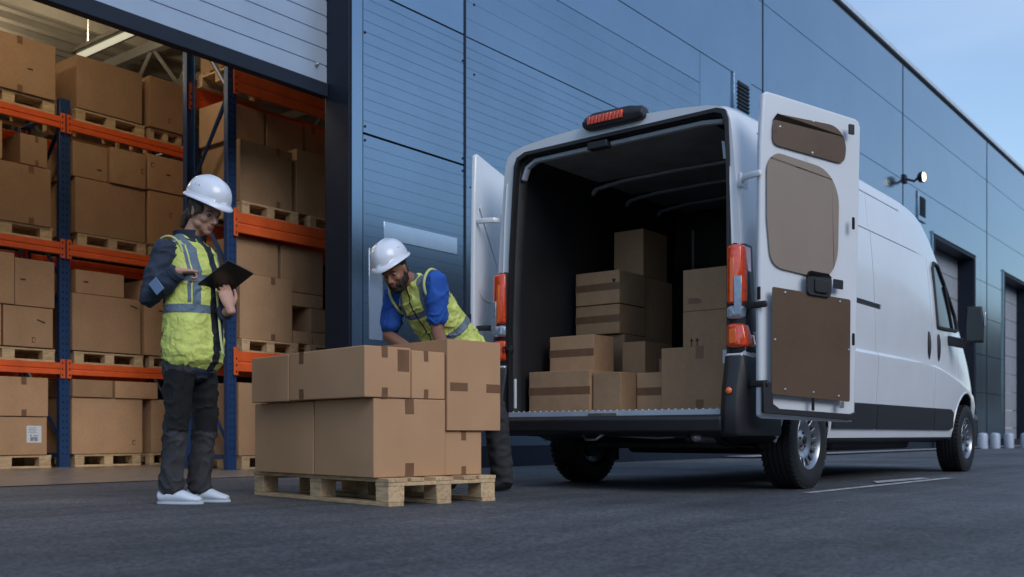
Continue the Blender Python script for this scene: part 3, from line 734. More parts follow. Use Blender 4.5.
# wheels
def wheel(x, y, s):
    # hub mesh is the wheel itself; tyre and rim are its children
    T = Matrix.Identity(4)
    wh_ = MB().lathe([(0, s*-.10), (.14, s*-.10), (.14, s*.02), (0, s*.02)], 24, 'y').build('wheel', M['darkmetal'], van, loc=(x, y, .345))
    r0, wd = .345, .108
    prof = [(.205, -.095), (.215, -.110), (.26, -.119), (.305, -.117), (.330, -.108), (.341, -.09)]
    for g in (-.055, -.018, .018, .055): prof += [(.345, g-.012), (.345, g-.006), (.336, g-.005), (.336, g+.005), (.345, g+.006)]
    prof += [(.345, .075), (.341, .09), (.330, .108), (.305, .117), (.26, .119), (.215, .110), (.205, .095)]
    ty = MB().lathe(prof, 72, 'y', closed=True)
    for k in range(48):      # shoulder blocks
        a = 2*math.pi*k/48; Tm = Matrix.Rotation(a, 4, 'Y')
        for q in (-1, 1): ty.box(.331, .3475, min(q*.080, q*.106), max(q*.080, q*.106), -.013, .013, T=Tm)
    ty.build('tyre', M['rubber'], wh_, angle=28)
    rim = MB().lathe([(.207, s*.112), (.214, s*.104), (.205, s*.09), (.190, s*.05), (.186, s*-.06), (.19, s*-.09), (.183, s*-.09), (.176, s*-.05), (.180, s*.05), (.194, s*.10)], 60, 'y', closed=True)
    for k in range(16):
        a = 2*math.pi*k/16; Tm = Matrix.Rotation(a, 4, 'Y')
        rr = []
        for r, h, t, yy in ((.128, .016, .02, .070), (.145, .012, .02, .074), (.160, .013, .02, .078), (.190, .020, .018, .086)):
            rr.append([(r, s*yy, -h), (r, s*(yy-t), -h), (r, s*(yy-t), h), (r, s*yy, h)])
        rim.rings(rr, T=Tm)
    rim.lathe([(0, s*.066), (.030, s*.072), (.036, s*.068), (.055, s*.060), (.075, s*.048), (.095, s*.052), (.115, s*.068), (.136, s*.072), (.136, s*.055), (0, s*.04)], 30, 'y')
    rim.build('rim', M['alloy'], wh_, bevel=.003, angle=32)
    cp = MB().lathe([(0, s*.085), (.024, s*.083), (.03, s*.073), (.03, s*.066)], 20, 'y')
    for k in range(5):
        a = 2*math.pi*k/5+.3; cp.lathe([(0, s*.071), (.008, s*.071), (.009, s*.055)], 8, 'y', T=Matrix.Translation((.051*math.cos(a), 0, .051*math.sin(a))))
    cp.build('hub_cap', M['darkmetal'], wh_)
for x in (1.02, 5.24):
    for s in (-1, 1): wheel(x, s*(.915 if s < 0 else .89), s)
# underside
bx('chassis_rail', M['plastic'], van, .1, 5.2, -.55, -.45, .36, .46, .01); bx('chassis_rail', M['plastic'], van, .1, 5.2, .45, .55, .36, .46, .01)
MB().tube([(1.02, -.80, .33), (1.02, .80, .33)], .055, 12).build('rear_axle', M['darkmetal'], van)
MB().ell((.99, .0, .345), (.09, .11, .09)).build('axle_housing', M['darkmetal'], van)
for s in (-1, 1):
    MB().tube([(.25, s*.60, .40), (.6, s*.60, .315), (.99, s*.60, .30), (1.4, s*.60, .32), (1.75, s*.60, .40)], (.018, .035), 8, up=(0, 0, 1)).build('leaf_spring', M['darkmetal'], van)
    MB().tube([(.86, s*.42, .33), (.70, s*.40, .52)], .028, 10).build('damper', M['darkmetal'], van)
    bx('mud_flap', M['rubber'], van, 1.36, 1.37, min(s*.78, s*1.0), max(s*.78, s*1.0), .17, .5)
MB().lathe([(0, -.07), (.20, -.07), (.23, -.1), (.31, -.1), (.33, -.07), (.33, .07), (.31, .1), (.2, .1), (0, .1)], 40, 'z', T=Matrix.Translation((.62+1.15, .05, .37))).build('spare_wheel', M['rubber'], van)
MB().tube([(.18, -.52, .36), (.55, -.50, .35), (.75, -.36, .36), (1.5, -.34, .34), (3.0, -.34, .34)], .03, 10).build('exhaust_pipe', M['darkmetal'], van)
MB().tube([(.10, -.62, .37), (.5, -.56, .36)], .036, 12).build('exhaust_tip', M['zinc'], van)
MB().tube([(1.9, -.34, .34), (2.6, -.34, .34)], (.09, .13), 14, up=(0, 0, 1)).build('silencer', M['darkmetal'], van)
bx('cross_member', M['plastic'], van, .18, .26, -.85, .85, .37, .43, .01); bx('fuel_tank', M['plastic'], van, 2.7, 3.8, -.1, .42, .26, .42, .04)
MB().tube([(.05, .25, .39), (.02, .20, .35), (.02, .12, .35), (.05, .07, .39)], .010, 8).build('towing_eye', M['zinc'], van)
MB().tube([(.30, -.75, .40), (.34, -.2, .365), (.30, .5, .40)], .016, 8).build('anti_roll_bar', M['zinc'], van)
bx('underbody_shield', M['plastic'], van, 1.3, 2.2, -.62, .66, .235, .42, .04)
bx('heat_shield', M['zinc'], van, .35, .75, -.74, -.34, .375, .382, .002)
bx('frame_crossbar', M['darkmetal'], van, .62, .70, -.62, .62, .285, .33, .01)
bx('underbody_shield', M['plastic'], van, 2.3, 4.4, -.70, .70, .25, .42, .04)
bx('wheel_liner', M['plastic'], van, .5, 1.5, -.69, .69, .50, .56)

# ------------------------------------------------------------------ pallets
def make_pallet(L, Wd, h=.144, dense=True):
    # L along x, Wd along y, origin at the middle of the base
    t = empty('wooden_pallet')
    bt = .021; blk = h-3*bt
    for i, (y, wy) in enumerate(((-Wd/2+.0625, .125), (-Wd/4+.005, .09), (0, .125), (Wd/4-.005, .09), (Wd/2-.0625, .125))):
        q = MB().box(-L/2, L/2, y-wy/2, y+wy/2, h-bt, h-.0005); q.build('deck_board', M['wood'], t, bevel=.002)
    for x in (-L/2+.065, 0, L/2-.065):
        bx('cross_board', M['wood'], t, x-.062, x+.062, -Wd/2+.002, Wd/2-.002, h-2*bt, h-bt-.0008, .002)
        for y in (-Wd/2+.055, 0, Wd/2-.055):
            bx('block', M['wood'], t, x-.06, x+.06, y-.052, y+.052, bt+.0005, h-2*bt-.0005, .003)
    for y in (-Wd/2+.052, 0, Wd/2-.052): bx('bottom_board', M['wood'], t, -L/2+.002, L/2-.002, y-.05, y+.05, 0, bt, .002)
    return t
# ------------------------------------------------------------------ cartons
def carton(x0, x1, y0, y1, z0, z1, label, group, tape='v', marks=(), m='card', frame=None, open_top=False, tp=.5, left_tape=None):
    cx, cy = (x0+x1)/2, (y0+y1)/2; a, b, h = (x1-x0)/2, (y1-y0)/2, z1-z0
    mb = MB()
    if open_top:
        t = .006
        mb.box(-a, a, -b, -b+t, 0, h).box(-a, a, b-t, b, 0, h).box(-a, -a+t, -b+t+.001, b-t-.001, 0, h).box(a-t, a, -b+t+.001, b-t-.001, 0, h).box(-a+t, a-t, -b+t, b-t, .001, t)
        o = mb.build('cardboard_box', M[m], bevel=.001)
    else:
        mb.box(-a, a, -b, b, .001, h-.001); o = mb.build('cardboard_box', M[m], bevel=.004, seg=2)
    if frame:
        o.location = frame @ Vector((cx, cy, z0)); o.rotation_euler = (0, 0, frame.to_euler().z)
    else: o.location = (cx, cy, z0); o.rotation_euler = (0, 0, random.uniform(-.012, .012))
    tag(o, label, 'cardboard box', group)
    e = .0012; w_ = min(.03, a*.13)
    class TP:
        v = []
        def box(s_, *q): MB().box(*q).build('packing_tape', M['tape'], o); return s_
    tpm = TP()
    c = -a+2*a*tp
    if 'v' in tape:      # flap tape coming over the top and under the bottom
        l1 = min(.085, h*.22)
        tpm.box(c-w_, c+w_, -b-e, -b+.002, h-l1, h+e).box(c-w_*.95, c+w_*1.02, -b-e, -b+.002, .0, l1*.9)
        if not open_top: tpm.box(c-w_, c+w_, -b-e, b+e, h-.001, h+e)
    if 'h' in tape:
        z = h*.52; tpm.box(-a-e, a+e, -b-e, -b+.002, z-.028, z+.028)
        tpm.box(-a-e, -a+.002, -b-e, b, z-.028, z+.028)
    if 'H' in tape:      # band near the top corner, stops short
        z = h*.48; tpm.box(-a+.02, -a+.15, -b-e, -b+.002, z-.024, z+.024); tpm.box(a-.11, a+e, -b-e, -b+.002, z-.028, z+.022)
    if 'l' in tape:      # on the left face
        l1 = min(.08, h*.25); cc = -b+2*b*(left_tape or .5)
        tpm.box(-a-e, -a+.002, cc-.025, cc+.025, h-l1, h+e).box(-a-e, -a+.002, cc-.025, cc+.025, 0, l1*.9)
    ink = MB()
    for k in marks:
        kind, fx, fz = k; px, pz = -a+2*a*fx, h*fz
        y_ = -b-.0009
        ink = MB()
        def B(x0_, x1_, z0_, z1_): ink.box(px+x0_, px+x1_, y_, -b+.002, pz+z0_, pz+z1_)
        if kind == 'dash': ink.prism([(px-.05, pz+.012), (px+.045, pz-.018), (px+.05, pz-.002), (px-.045, pz+.028)], y_, -b+.002, 'y')
        if kind == 'tag': B(-.03, .03, -.008, .010)
        if kind == 'arrows':
            for d in (-.022, .022):
                ink.prism([(px+d-.014, pz+.012), (px+d+.014, pz+.012), (px+d, pz+.036)], y_, -b+.002, 'y'); B(d-.004, d+.004, -.02, .012)
            B(-.04, .04, -.030, -.024)
        if kind == 'hook': B(-.02, -.012, -.03, .03); B(-.012, .02, -.03, -.022); B(-.012, .02, .022, .03); B(.014, .020, -.0, .022)
        if kind == 'glass': ink.prism([(px-.018, pz+.03), (px+.018, pz+.03), (px+.006, pz), (px-.006, pz)], y_, -b+.002, 'y'); B(-.003, .003, -.022, 0); B(-.015, .015, -.028, -.022)
        if kind == 'panel': MB().box(px-.040, px+.040, -b-.0009, -b+.002, pz-.06, pz+.06).build('brown_print', M['tape'], o)
        if kind == 'grip': ink.ell((px, -b+.0005, pz), (.045, .002, .016))
        if ink.v: ink.build('printed_mark', M['ink'], o)
        if kind == 'label':
            lb = MB().box(px-.085, px+.085, -b-.0012, -b+.002, pz-.095, pz+.095).build('paper_label', M['label'], o)
            q = MB()
            for i in range(4): q.box(px-.065, px+.02+.01*(i % 2), -b-.0016, -b-.001, pz+.07-i*.018, pz+.074-i*.018)
            xx = px-.045
            for i in range(16):
                wd = random.choice((.002, .003, .005)); q.box(xx, xx+wd, -b-.0016, -b-.001, pz-.078, pz-.03); xx += wd+random.choice((.002, .003))
            q.box(px-.045, px-.03, -b-.0016, -b-.001, pz-.02, pz-.006); q.box(px-.01, px+.045, -b-.0016, -b-.001, pz-.018, pz-.012)
            q.build('label_print', M['ink'], lb)
        if kind == 'small_label': MB().box(px-.03, px+.03, -b-.0012, -b+.002, pz-.045, pz+.045).build('paper_label', M['label'], o)
        if kind == 'stamp': MB().prism([(px-.05, pz-.02), (px+.05, pz-.02), (px+.05, pz+.005), (px+.02, pz+.02), (px-.05, pz+.02)], -b-.0012, -b+.002, 'y').build('brown_stamp', M['tape'], o)
    if not open_top: warp(o, a, b, h)
    return o
def warp(o, a, b, h):
    sd_ = random.uniform(0, 99); g = random.uniform(.2, 1.2)*.011*min(1, h/.5)
    def edge(t): return max(0, 1-t*t)
    for q in [o]+list(o.children_recursive):
        bm = bmesh.new(); bm.from_mesh(q.data)
        if q is o: bmesh.ops.subdivide_edges(bm, edges=bm.edges, cuts=7, use_grid_fill=True)
        else:
            long_ = [e for e in bm.edges if e.calc_length() > .09]
            if long_: bmesh.ops.subdivide_edges(bm, edges=long_, cuts=7, use_grid_fill=True)
        for v in bm.verts:
            c = v.co; n1 = noise.noise(Vector((c.x*5+sd_, c.y*5, c.z*5)))*.4
            if c.y < -b+.004: c.y -= g*edge(c.x/a)*edge(2*c.z/h-1)*(1+n1)
            elif c.y > b-.004: c.y += g*edge(c.x/a)*edge(2*c.z/h-1)
            if c.x < -a+.004: c.x -= g*edge(c.y/b)*edge(2*c.z/h-1)*(1+n1)
            elif c.x > a-.004: c.x += g*edge(c.y/b)*edge(2*c.z/h-1)*(1+n1)
            if c.z > h-.004: c.z -= abs(n1)*.006*(.3+.7*edge(c.x/a)*edge(c.y/b))
        bm.to_mesh(q.data); bm.free()
        for p in q.data.polygons: p.use_smooth = True

# ------------------------------------------------------------------ racks
def rack(name, label, xs, y0, depth, levels, top, beam_h=.125, ladder=True, uw=.10):
    t = tag(empty(name, (xs[0], y0, 0)), label, 'storage rack', 'pallet racks in the hall')
    for x in xs:
        for y in (0, depth):
            p = MB(); X = x-xs[0]; s = 1 if y == 0 else -1
            # C section post with punched holes
            p.prism([(X-uw/2, y), (X+uw/2, y), (X+uw/2, y+s*.07), (X+uw/2-.012, y+s*.07), (X+uw/2-.012, y+s*.012), (X-uw/2+.012, y+s*.012), (X-uw/2+.012, y+s*.07), (X-uw/2, y+s*.07)], 0, top, 'z')
            p.box(X-uw/2-.03, X+uw/2+.03, y-.03, y+.10 if s > 0 else y+.03, 0, .012)
            po = p.build('upright', M['blue'], t, bevel=.004)
            h = MB(); z = .15
            while z < top-.1:
                for d in (-.022, .022): h.box(X+d-.006, X+d+.006, min(y-s*.0015, y), max(y-s*.0015, y)+.0005, z, z+.022)
                z += .075
            h.build('punched_hole', M['hole'], po)
        if ladder:
            br = MB(); X = x-xs[0]; z = .25; k = 0; yA, yB = .05, depth-.05; step = .95
            br.box(X-.018, X+.018, yA, yB, .12, .17)
            while z < top-.3:
                z2 = min(z+step, top-.12)
                a_, b_ = ((yA, z), (yB, z2)) if k % 2 == 0 else ((yB, z), (yA, z2))
                br.tube([(X, *a_), (X, *b_)], (.018, .028), 6, up=(1, 0, 0)); z = z2; k += 1
            br.tube([(X, yA, top-.15), (X, yB, top-.15)], (.02, .03), 6, up=(1, 0, 0))
            br.build('frame_brace', M['blue'], t)
    for a, b in zip(xs, xs[1:]):
        for lv in levels:
            for y, s in ((-.022, 1), (depth-.02, 1)):
                q = MB(); A, B = a-xs[0]+uw/2, b-xs[0]-uw/2; zt = lv; zb = lv-beam_h
                q.prism([(y, zb), (y, zb+beam_h*.38), (y+.012, zb+beam_h*.45), (y, zb+beam_h*.52), (y, zt), (y+.045, zt), (y+.045, zb)], A, B, 'x')
                bo = q.build('beam', M['orange'], t, bevel=.003)
                cn = MB()
                for X, sx in ((A, -1), (B, 1)): cn.box(min(X, X+sx*.055), max(X, X+sx*.055), y-.006, y+.004, zb-.045, zt+.04)
                cn.build('beam_connector', M['orange'], bo, bevel=.002)
                sc = MB()
                for X, sx in ((A, -1), (B, 1)):
                    for kz in (.0, .07, .14): sc.box(X+sx*.022-.007, X+sx*.022+.007, y-.0075, y-.005, zb-.02+kz, zb+.005+kz)
                sc.build('connector_hook', M['hole'], bo)
    return t
LV = (1.215, 2.605, 4.06)
rack('pallet_rack', 'blue and orange pallet rack further inside the hall, left of the lattice frame', [4.1, 5.935, 7.66], 11.3, 1.0, LV, 4.28, beam_h=.135, uw=.13)
RV = (1.28, 2.77, 4.285)
rack('pallet_rack', 'blue and orange pallet rack with lattice end frame, just behind the standing worker', [6.57, 9.3], 9.0, .82, RV, 5.3, beam_h=.215, uw=.115)
G1 = 'cardboard boxes stored on the further rack'; G2 = 'cardboard boxes stored on the nearer rack'
PG = 'wooden pallets on the racks and hall floor'
pal0 = make_pallet(.92, .8)
used = False
def place_pallet(x, y, z, sx, label, rz=0):
    global used
    o = pal0 if not used else copy_tree(pal0); used = True
    o.location = (x, y, z); o.scale = (sx, 1, 1); o.rotation_euler = (0, 0, rz); tag(o, label, 'pallet', PG)
B = 'box '
for x, z, sx, lb in (
    (5.28, LV[0], 1.15, 'wooden pallet on the lowest beam of the further rack, left of the blue post'), (6.48, LV[0], .97, 'wooden pallet on the lowest beam of the further rack, right of the blue post'),
    (5.25, LV[1], 1.15, 'wooden pallet on the middle beam of the further rack, left of the blue post'), (6.52, LV[1], .97, 'wooden pallet on the middle beam of the further rack, right of the blue post'),
    (5.28, LV[2], 1.15, 'wooden pallet on the top beam of the further rack, left of the blue post'), (6.50, LV[2], .97, 'wooden pallet on the top beam of the further rack, right of the blue post'),
    (5.25, .006, 1.12, 'wooden pallet on the hall floor left of the blue post'), (6.47, .006, .93, 'wooden pallet on the hall floor right of the blue post')):
    place_pallet(x, 11.68, z, sx, lb)
for x, y, z, sx, lb in ((7.24, 11.68, LV[0], .5, 'narrow wooden pallet on the lowest beam behind the standing worker'), (7.24, 11.68, LV[1], .5, 'narrow wooden pallet on the middle beam behind the worker in the white helmet'), (7.24, 11.68, LV[2], .5, 'narrow wooden pallet at the right end of the top beam of the further rack'), (7.24, 11.68, .006, .5, 'narrow wooden pallet on the hall floor behind the standing worker'),
    (7.1, 9.42, RV[0], .85, 'wooden pallet on the lowest beam of the nearer rack behind the tablet'), (8.02, 9.42, RV[0], .8, 'wooden pallet on the lowest beam of the nearer rack next to the dark jamb'), (7.1, 9.42, RV[1], .85, 'wooden pallet on the middle beam of the nearer rack beside the lattice frame'), (8.02, 9.42, RV[1], .8, 'wooden pallet on the middle beam of the nearer rack next to the dark jamb'),
    (7.1, 9.42, RV[2], .9, 'wooden pallet on the top beam of the nearer rack under the raised shutter'), (7.1, 9.42, .006, .85, 'wooden pallet on the hall floor under the nearer rack')):
    place_pallet(x, y, z, sx, lb)
P = .15
FR = 11.24
far = [
 (4.35, 5.80, 4.21, 4.83, 'wide plain box on the top beam, left of the blue post', 'v', (('tag', .8, .45),), .72),
 (6.06, 6.90, 4.21, 4.83, 'big plain box standing highest, right of the blue post on the top beam', '', (), .5),
 (6.99, 7.50, 4.21, 4.84, 'box at the right end of the top beam next to the lattice frame', '', (('hook', .55, .2),), .5),
 (4.60, 5.20, 3.42, 3.84, 'small box at the far left edge, upper tier under the top beam', 'v', (), .6),
 (5.40, 5.71, 3.42, 3.76, 'small upright box left of the blue post, upper tier under the top beam', 'v', (), .6),
 (6.03, 6.46, 3.41, 3.82, 'square box just right of the blue post, upper tier under the top beam', '', (('tag', .75, .3),), .5),
 (6.48, 6.94, 3.41, 3.84, 'square box in the middle of the bay, upper tier under the top beam', '', (('hook', .9, .5),), .5),
 (6.97, 7.48, 3.43, 3.87, 'box right of the bay, upper tier under the top beam', '', (('tag', .55, .5), ('hook', .12, .7)), .5),
 (4.35, 5.75, 2.75, 3.41, 'wide box on the middle beam, left of the blue post', 'v', (), .84),
 (6.05, 6.95, 2.75, 3.40, 'large plain box on the middle beam, right of the blue post', '', (), .5),
 (6.99, 7.50, 2.75, 3.42, 'tall box on the middle beam behind the standing worker', '', (('hook', .6, .6),), .5),
 (4.75, 5.33, 1.83, 2.40, 'upper box at the far left edge between lowest and middle beam', '', (('hook', .6, .4),), .5),
 (5.35, 5.80, 1.83, 2.36, 'tilted looking box with a dark tag beside the blue post, above a lower one', '', (('tag', .2, .55),), .5),
 (5.21, 5.77, 1.37, 1.82, 'box with a slanted dark mark left of the blue post on the lowest beam', '', (('dash', .75, .65), ('hook', .6, .18)), .5),
 (4.5, 5.18, 1.37, 1.82, 'box cut off by the left edge on the lowest beam', '', (), .5),
 (6.06, 6.67, 2.045, 2.32, 'flat box lying on the large box right of the blue post', '', (('tag', .2, .5),), .5),
 (6.01, 6.88, 1.37, 2.04, 'large box with a slanted dark mark on the lowest beam, right of the post', '', (('dash', .9, .85),), .5),
 (6.93, 7.48, 1.37, 2.30, 'tall box on the lowest beam behind the elbow of the standing worker', '', (('tag', .4, .6),), .5),
 (5.10, 5.72, .59, 1.03, 'upper box of the left stack on the hall floor', 'v', (), .55),
 (5.10, 5.70, .155, .58, 'box with a white barcode label, lower in the left stack on the floor', '', (('label', .75, .55),), .5),
 (4.3, 5.06, .155, .95, 'box cut off by the left edge at floor level', '', (), .5),
 (6.0, 6.50, .825, 1.03, 'flat box lying on the left half of the big floor level box', '', (), .5),
 (6.53, 7.10, .825, 1.03, 'flat box lying on the right half of the big floor level box', '', (), .5),
 (6.01, 6.91, .155, .82, 'big box with a small hook mark at floor level right of the blue post', '', (('hook', .87, .2),), .5),
 (7.03, 7.50, .155, .82, 'box at floor level just behind the trousers of the standing worker', '', (('arrows', .5, .3),), .5),
]
for x0, x1, z0, z1, lb, tp_, mk, q in far:
    dy = random.uniform(0, .05)
    carton(x0, x1, FR+dy, FR+.72, z0, z1, lb+' of the further rack' if len(lb.split()) < 12 else lb, G1, tp_, mk, 'card', tp=q)
# second row deeper in the rack closes the view between the boxes
n2 = ['lowest', 'second', 'third', 'top']
FR = 9.06
near = [
 (6.68, 7.21, 3.60, 4.045, 'left box directly under the top beam, right of the lattice frame', '', (), .5),
 (7.24, 7.77, 3.60, 4.045, 'middle box directly under the top beam of the nearer rack', '', (), .5),
 (7.82, 8.35, 3.665, 4.045, 'box directly under the top beam, half hidden by the dark jamb', 'v', (), .2),
 (6.715, 7.43, 2.92, 3.595, 'big box on the middle beam beside the lattice frame', 'v', (), .72),
 (7.50, 8.15, 2.92, 3.66, 'tall box on the middle beam next to the dark jamb', 'v', (), .7),
 (6.70, 7.26, 2.145, 2.54, 'shaded box just under the middle beam beside the lattice frame', '', (), .5),
 (6.715, 7.43, 1.43, 2.14, 'big box on the lowest beam of the nearer rack, right of the tablet', 'v', (), .62),
 (7.30, 7.92, 2.02, 2.54, 'dark wide box just under the middle beam, left of the jamb', '', (), .5),
 (7.45, 7.92, 1.86, 2.015, 'very flat box under the wide one near the jamb', '', (), .5),
 (7.70, 8.1, 1.575, 1.85, 'small bright box on top of two little ones by the jamb', '', (), .5),
 (7.455, 7.73, 1.43, 1.57, 'left of the two little boxes by the jamb', '', (), .5),
 (7.745, 8.1, 1.43, 1.57, 'right of the two little boxes touching the jamb', '', (), .5),
 (6.70, 7.38, .155, .95, 'box on the floor under the nearer rack behind the knees of the worker', 'v', (), .5),
 (7.42, 8.1, .02, .90, 'box on the floor of the nearer rack behind the loaded pallet', '', (), .5),
 (6.70, 7.45, 4.435, 5.1, 'box above the top beam seen through the lattice frame', '', (), .5),
]
for x0, x1, z0, z1, lb, tp_, mk, q in near:
    d = .04 if 'Dark' in lb or 'shaded' in lb or 'dark wide' in lb or 'flat box under' in lb else 0
    d += .22 if ('under the top beam' in lb) else 0
    carton(x0, x1, FR+d, FR+.70, z0, z1, lb, G2, tp_, mk, 'card', tp=q)

# ------------------------------------------------------------------ loaded pallet in the yard
PA = -.1617
PF = Matrix.Translation((3.786, 3.817, 0)) @ Matrix.Rotation(PA, 4, 'Z')      # x right, y away
yp = make_pallet(1.48, .76, .15)
yp.location = PF @ Vector((.375, .745, 0)); yp.rotation_euler = (0, 0, PA+R(90))
tag(yp, 'pale wooden pallet on the asphalt carrying the stacked cartons', 'pallet')
G3 = 'cartons stacked on the yard pallet'
def pc(*a, **k): return carton(*a, m='card2', frame=PF, group=G3, **k)
pc(-.035, .455, .10, .70, .151, .583, 'large carton at the front corner, bottom layer of the yard pallet', tape='v', tp=.48)
pc(-.035, .455, .712, 1.41, .151, .58, 'large carton at the far left end, bottom layer of the yard pallet', tape='')
pc(.461, .735, .11, .62, .151, .408, 'small carton squeezed under the open one, right end of the pallet', tape='v', tp=.5)
pc(-.10, .205, .09, .875, .584, .862, 'long flat carton with two tape tabs, top layer nearest the viewer', tape='vl', marks=(('panel', .83, .74),), tp=.42, left_tape=.82)
pc(-.10, .20, .885, 1.33, .581, .858, 'flat carton at the left end of the top layer', tape='')
pc(.217, .452, .10, .58, .584, .852, 'small upright carton between the long one and the open one', tape='v', tp=.42)
pc(.462, .865, .09, .76, .409, .93, 'tall open carton the bending worker is reaching into', tape='H', open_top=True)
# brown patch printed on the long carton, paper patch on the open one
# ------------------------------------------------------------------ cartons in the van
G4 = 'cartons loaded in the van'
def vc(u0, u1, v0, v1, z0, z1, lb, tape='h', marks=(), tp=.5):   # faces looking rearwards (-x): local frame turned so that its front is -x
    fr = Matrix.Translation((u0, (v0+v1)/2, 0)) @ Matrix.Rotation(R(-90), 4, 'Z')
    # local x runs towards -v, local y towards +u
    h = (v1-v0)/2
    return carton(-h, h, 0, u1-u0, z0, z1, lb, G4, tape, marks, 'card', frame=fr, tp=tp)
F0 = .546
vc(6.03, 6.44, 4.05, 4.60, F0, .855, 'wide low carton with dark tape at the left of the van floor')
vc(6.05, 6.40, 3.80, 4.035, F0, .83, 'narrow plain carton on the van floor right of the wide low one', '')
vc(6.22, 6.50, 4.145, 4.545, .857, 1.13, 'carton with dark tape resting on the wide low one in the van')
vc(6.62, 7.0, 4.17, 4.58, 1.17, 1.40, 'taped carton in the middle of the tall stack inside the van')
vc(6.62, 7.0, 4.17, 4.58, 1.405, 1.665, 'taped carton third up in the tall stack inside the van', 'h', (('glass', .88, .62),))
vc(6.66, 7.1, 4.15, 4.57, F0, 1.165, 'base carton of the tall stack, hidden behind the low cartons', '')
vc(7.06, 7.45, 4.22, 4.50, 1.665, 2.06, 'topmost carton of the whole load, plain and shaded', '')
vc(7.05, 7.5, 4.20, 4.55, F0, 1.66, 'tall dark carton behind the tall stack', '')
vc(6.55, 6.95, 3.90, 4.10, F0, 1.09, 'slim tall carton in shade between the stacks in the van', '')
vc(6.25, 6.6, 3.565, 3.79, F0, .83, 'small taped carton on the van floor beside the large square one')
vc(6.72, 7.0, 3.66, 3.88, F0, .965, 'small plain carton peeking over the little taped one in the van', '')
vc(6.14, 6.62, 2.93, 3.525, F0, .985, 'large square carton with a white sticker at the right of the van floor', 'v', (('small_label', .84, .82), ), tp=.5)
vc(6.22, 6.65, 2.95, 3.40, .987, 1.235, 'carton directly on the large square one in the van', '', (('arrows', .2, .12),))
vc(6.24, 6.66, 2.95, 3.41, 1.237, 1.53, 'uppermost carton of the right hand stack in the van with a brown stamp', '', (('stamp', .2, .25),))

# ------------------------------------------------------------------ people
def remesh(mb, name, mats, voxel, smooth=4, T=None):
    o = mb.build('tmp', mats, recalc=True)
    r = o.modifiers.new('r', 'REMESH'); r.mode = 'VOXEL'; r.voxel_size = voxel; r.use_smooth_shade = True
    s = o.modifiers.new('s', 'SMOOTH'); s.factor = .5; s.iterations = smooth
    me = evaluated(o); bpy.data.objects.remove(o)
    me.name = name; me.materials.clear()
    for m in mats: me.materials.append(m)
    for p in me.polygons: p.use_smooth = True; p.material_index = 0
    return me
def wrinkle(me, amp, sc=(6, 6, 9), seed=0, ridge=True):
    me.update(); N = [v.normal.copy() for v in me.vertices]
    for v, n_ in zip(me.vertices, N):
        p = Vector((v.co.x*sc[0]+seed, v.co.y*sc[1], v.co.z*sc[2]))
        q = noise.noise(p); q2 = noise.noise(p*2.3+Vector((5, 1, 2)))
        d = (1-abs(q)*2.2)*.7+q2*.5 if ridge else q
        v.co += n_*amp*(d-.4)
def folds(me, amp, sc, seed):
    me.update(); N = [v.normal.copy() for v in me.vertices]
    for v, n_ in zip(me.vertices, N):
        p = Vector((v.co.x*sc[0]+seed, v.co.y*sc[1]+seed, v.co.z*sc[2])); w_ = noise.noise_vector(p*.6)*1.3
        d = 1-abs(noise.noise(p+w_))*2; v.co += n_*amp*(max(0, d)**4-.25)
def link(me, name, parent):
    o = bpy.data.objects.new(name, me); COL.objects.link(o); o.parent = parent; return o
def chain(mb, pts, r, n=12, up=None): mb.tube(pts, r, n, up=up)
def frame3(origin, fwd, up):
    x = Vector(fwd).normalized(); z = Vector(up); z = (z-x*z.dot(x)).normalized(); y = z.cross(x)
    m = Matrix((x, y, z)).transposed().to_4x4(); m.translation = Vector(origin); return m
def head_geo(mb, T, female):
    """head frame: x = face forward, y = its left, z = crown; origin at the middle of the head"""
    g = 1.0 if female else 1.05
    def E(c, r, rot=None): 
        rr = (T.to_3x3() @ rot) if rot else T.to_3x3()
        mb.ell(T @ (Vector(c)*g), [a*g for a in r], rot=rr, nu=20, nv=14)
    E((-.012, 0, .030), (.092, .073, .083)); E((.010, 0, -.01), (.074, .064, .095)); E((.030, 0, -.055), (.052, .047, .047))
    E((.066, 0, -.088), (.021, .024, .019)); E((.045, 0, -.070), (.040, .038, .030))
    E((.060, 0, .028), (.028, .052, .018))                        # brow
    for s in (-1, 1):
        E((.052, s*.036, -.022), (.026, .022, .022)); E((-.005, s*.071, -.005), (.017, .008, .030)); E((-.012, s*.074, .010), (.012, .007, .015))
        E((.02, s*.045, -.06), (.035, .018, .022))
    # nose: bridge, tip, nostrils
    mb.tube([T @ (Vector(p)*g) for p in ((.074, 0, .020), (.088, 0, .0), (.104, 0, -.024))], [.008*g, .009*g, .0115*g], 10)
    for s in (-1, 1): E((.092, s*.010, -.029), (.010, .0075, .008))
    # lips
    E((.0855, 0, -.0525), (.0095, .021, .0050)); E((.0835, 0, -.0625), (.0095, .018, .0060)); E((.080, 0, -.045), (.012, .02, .01))
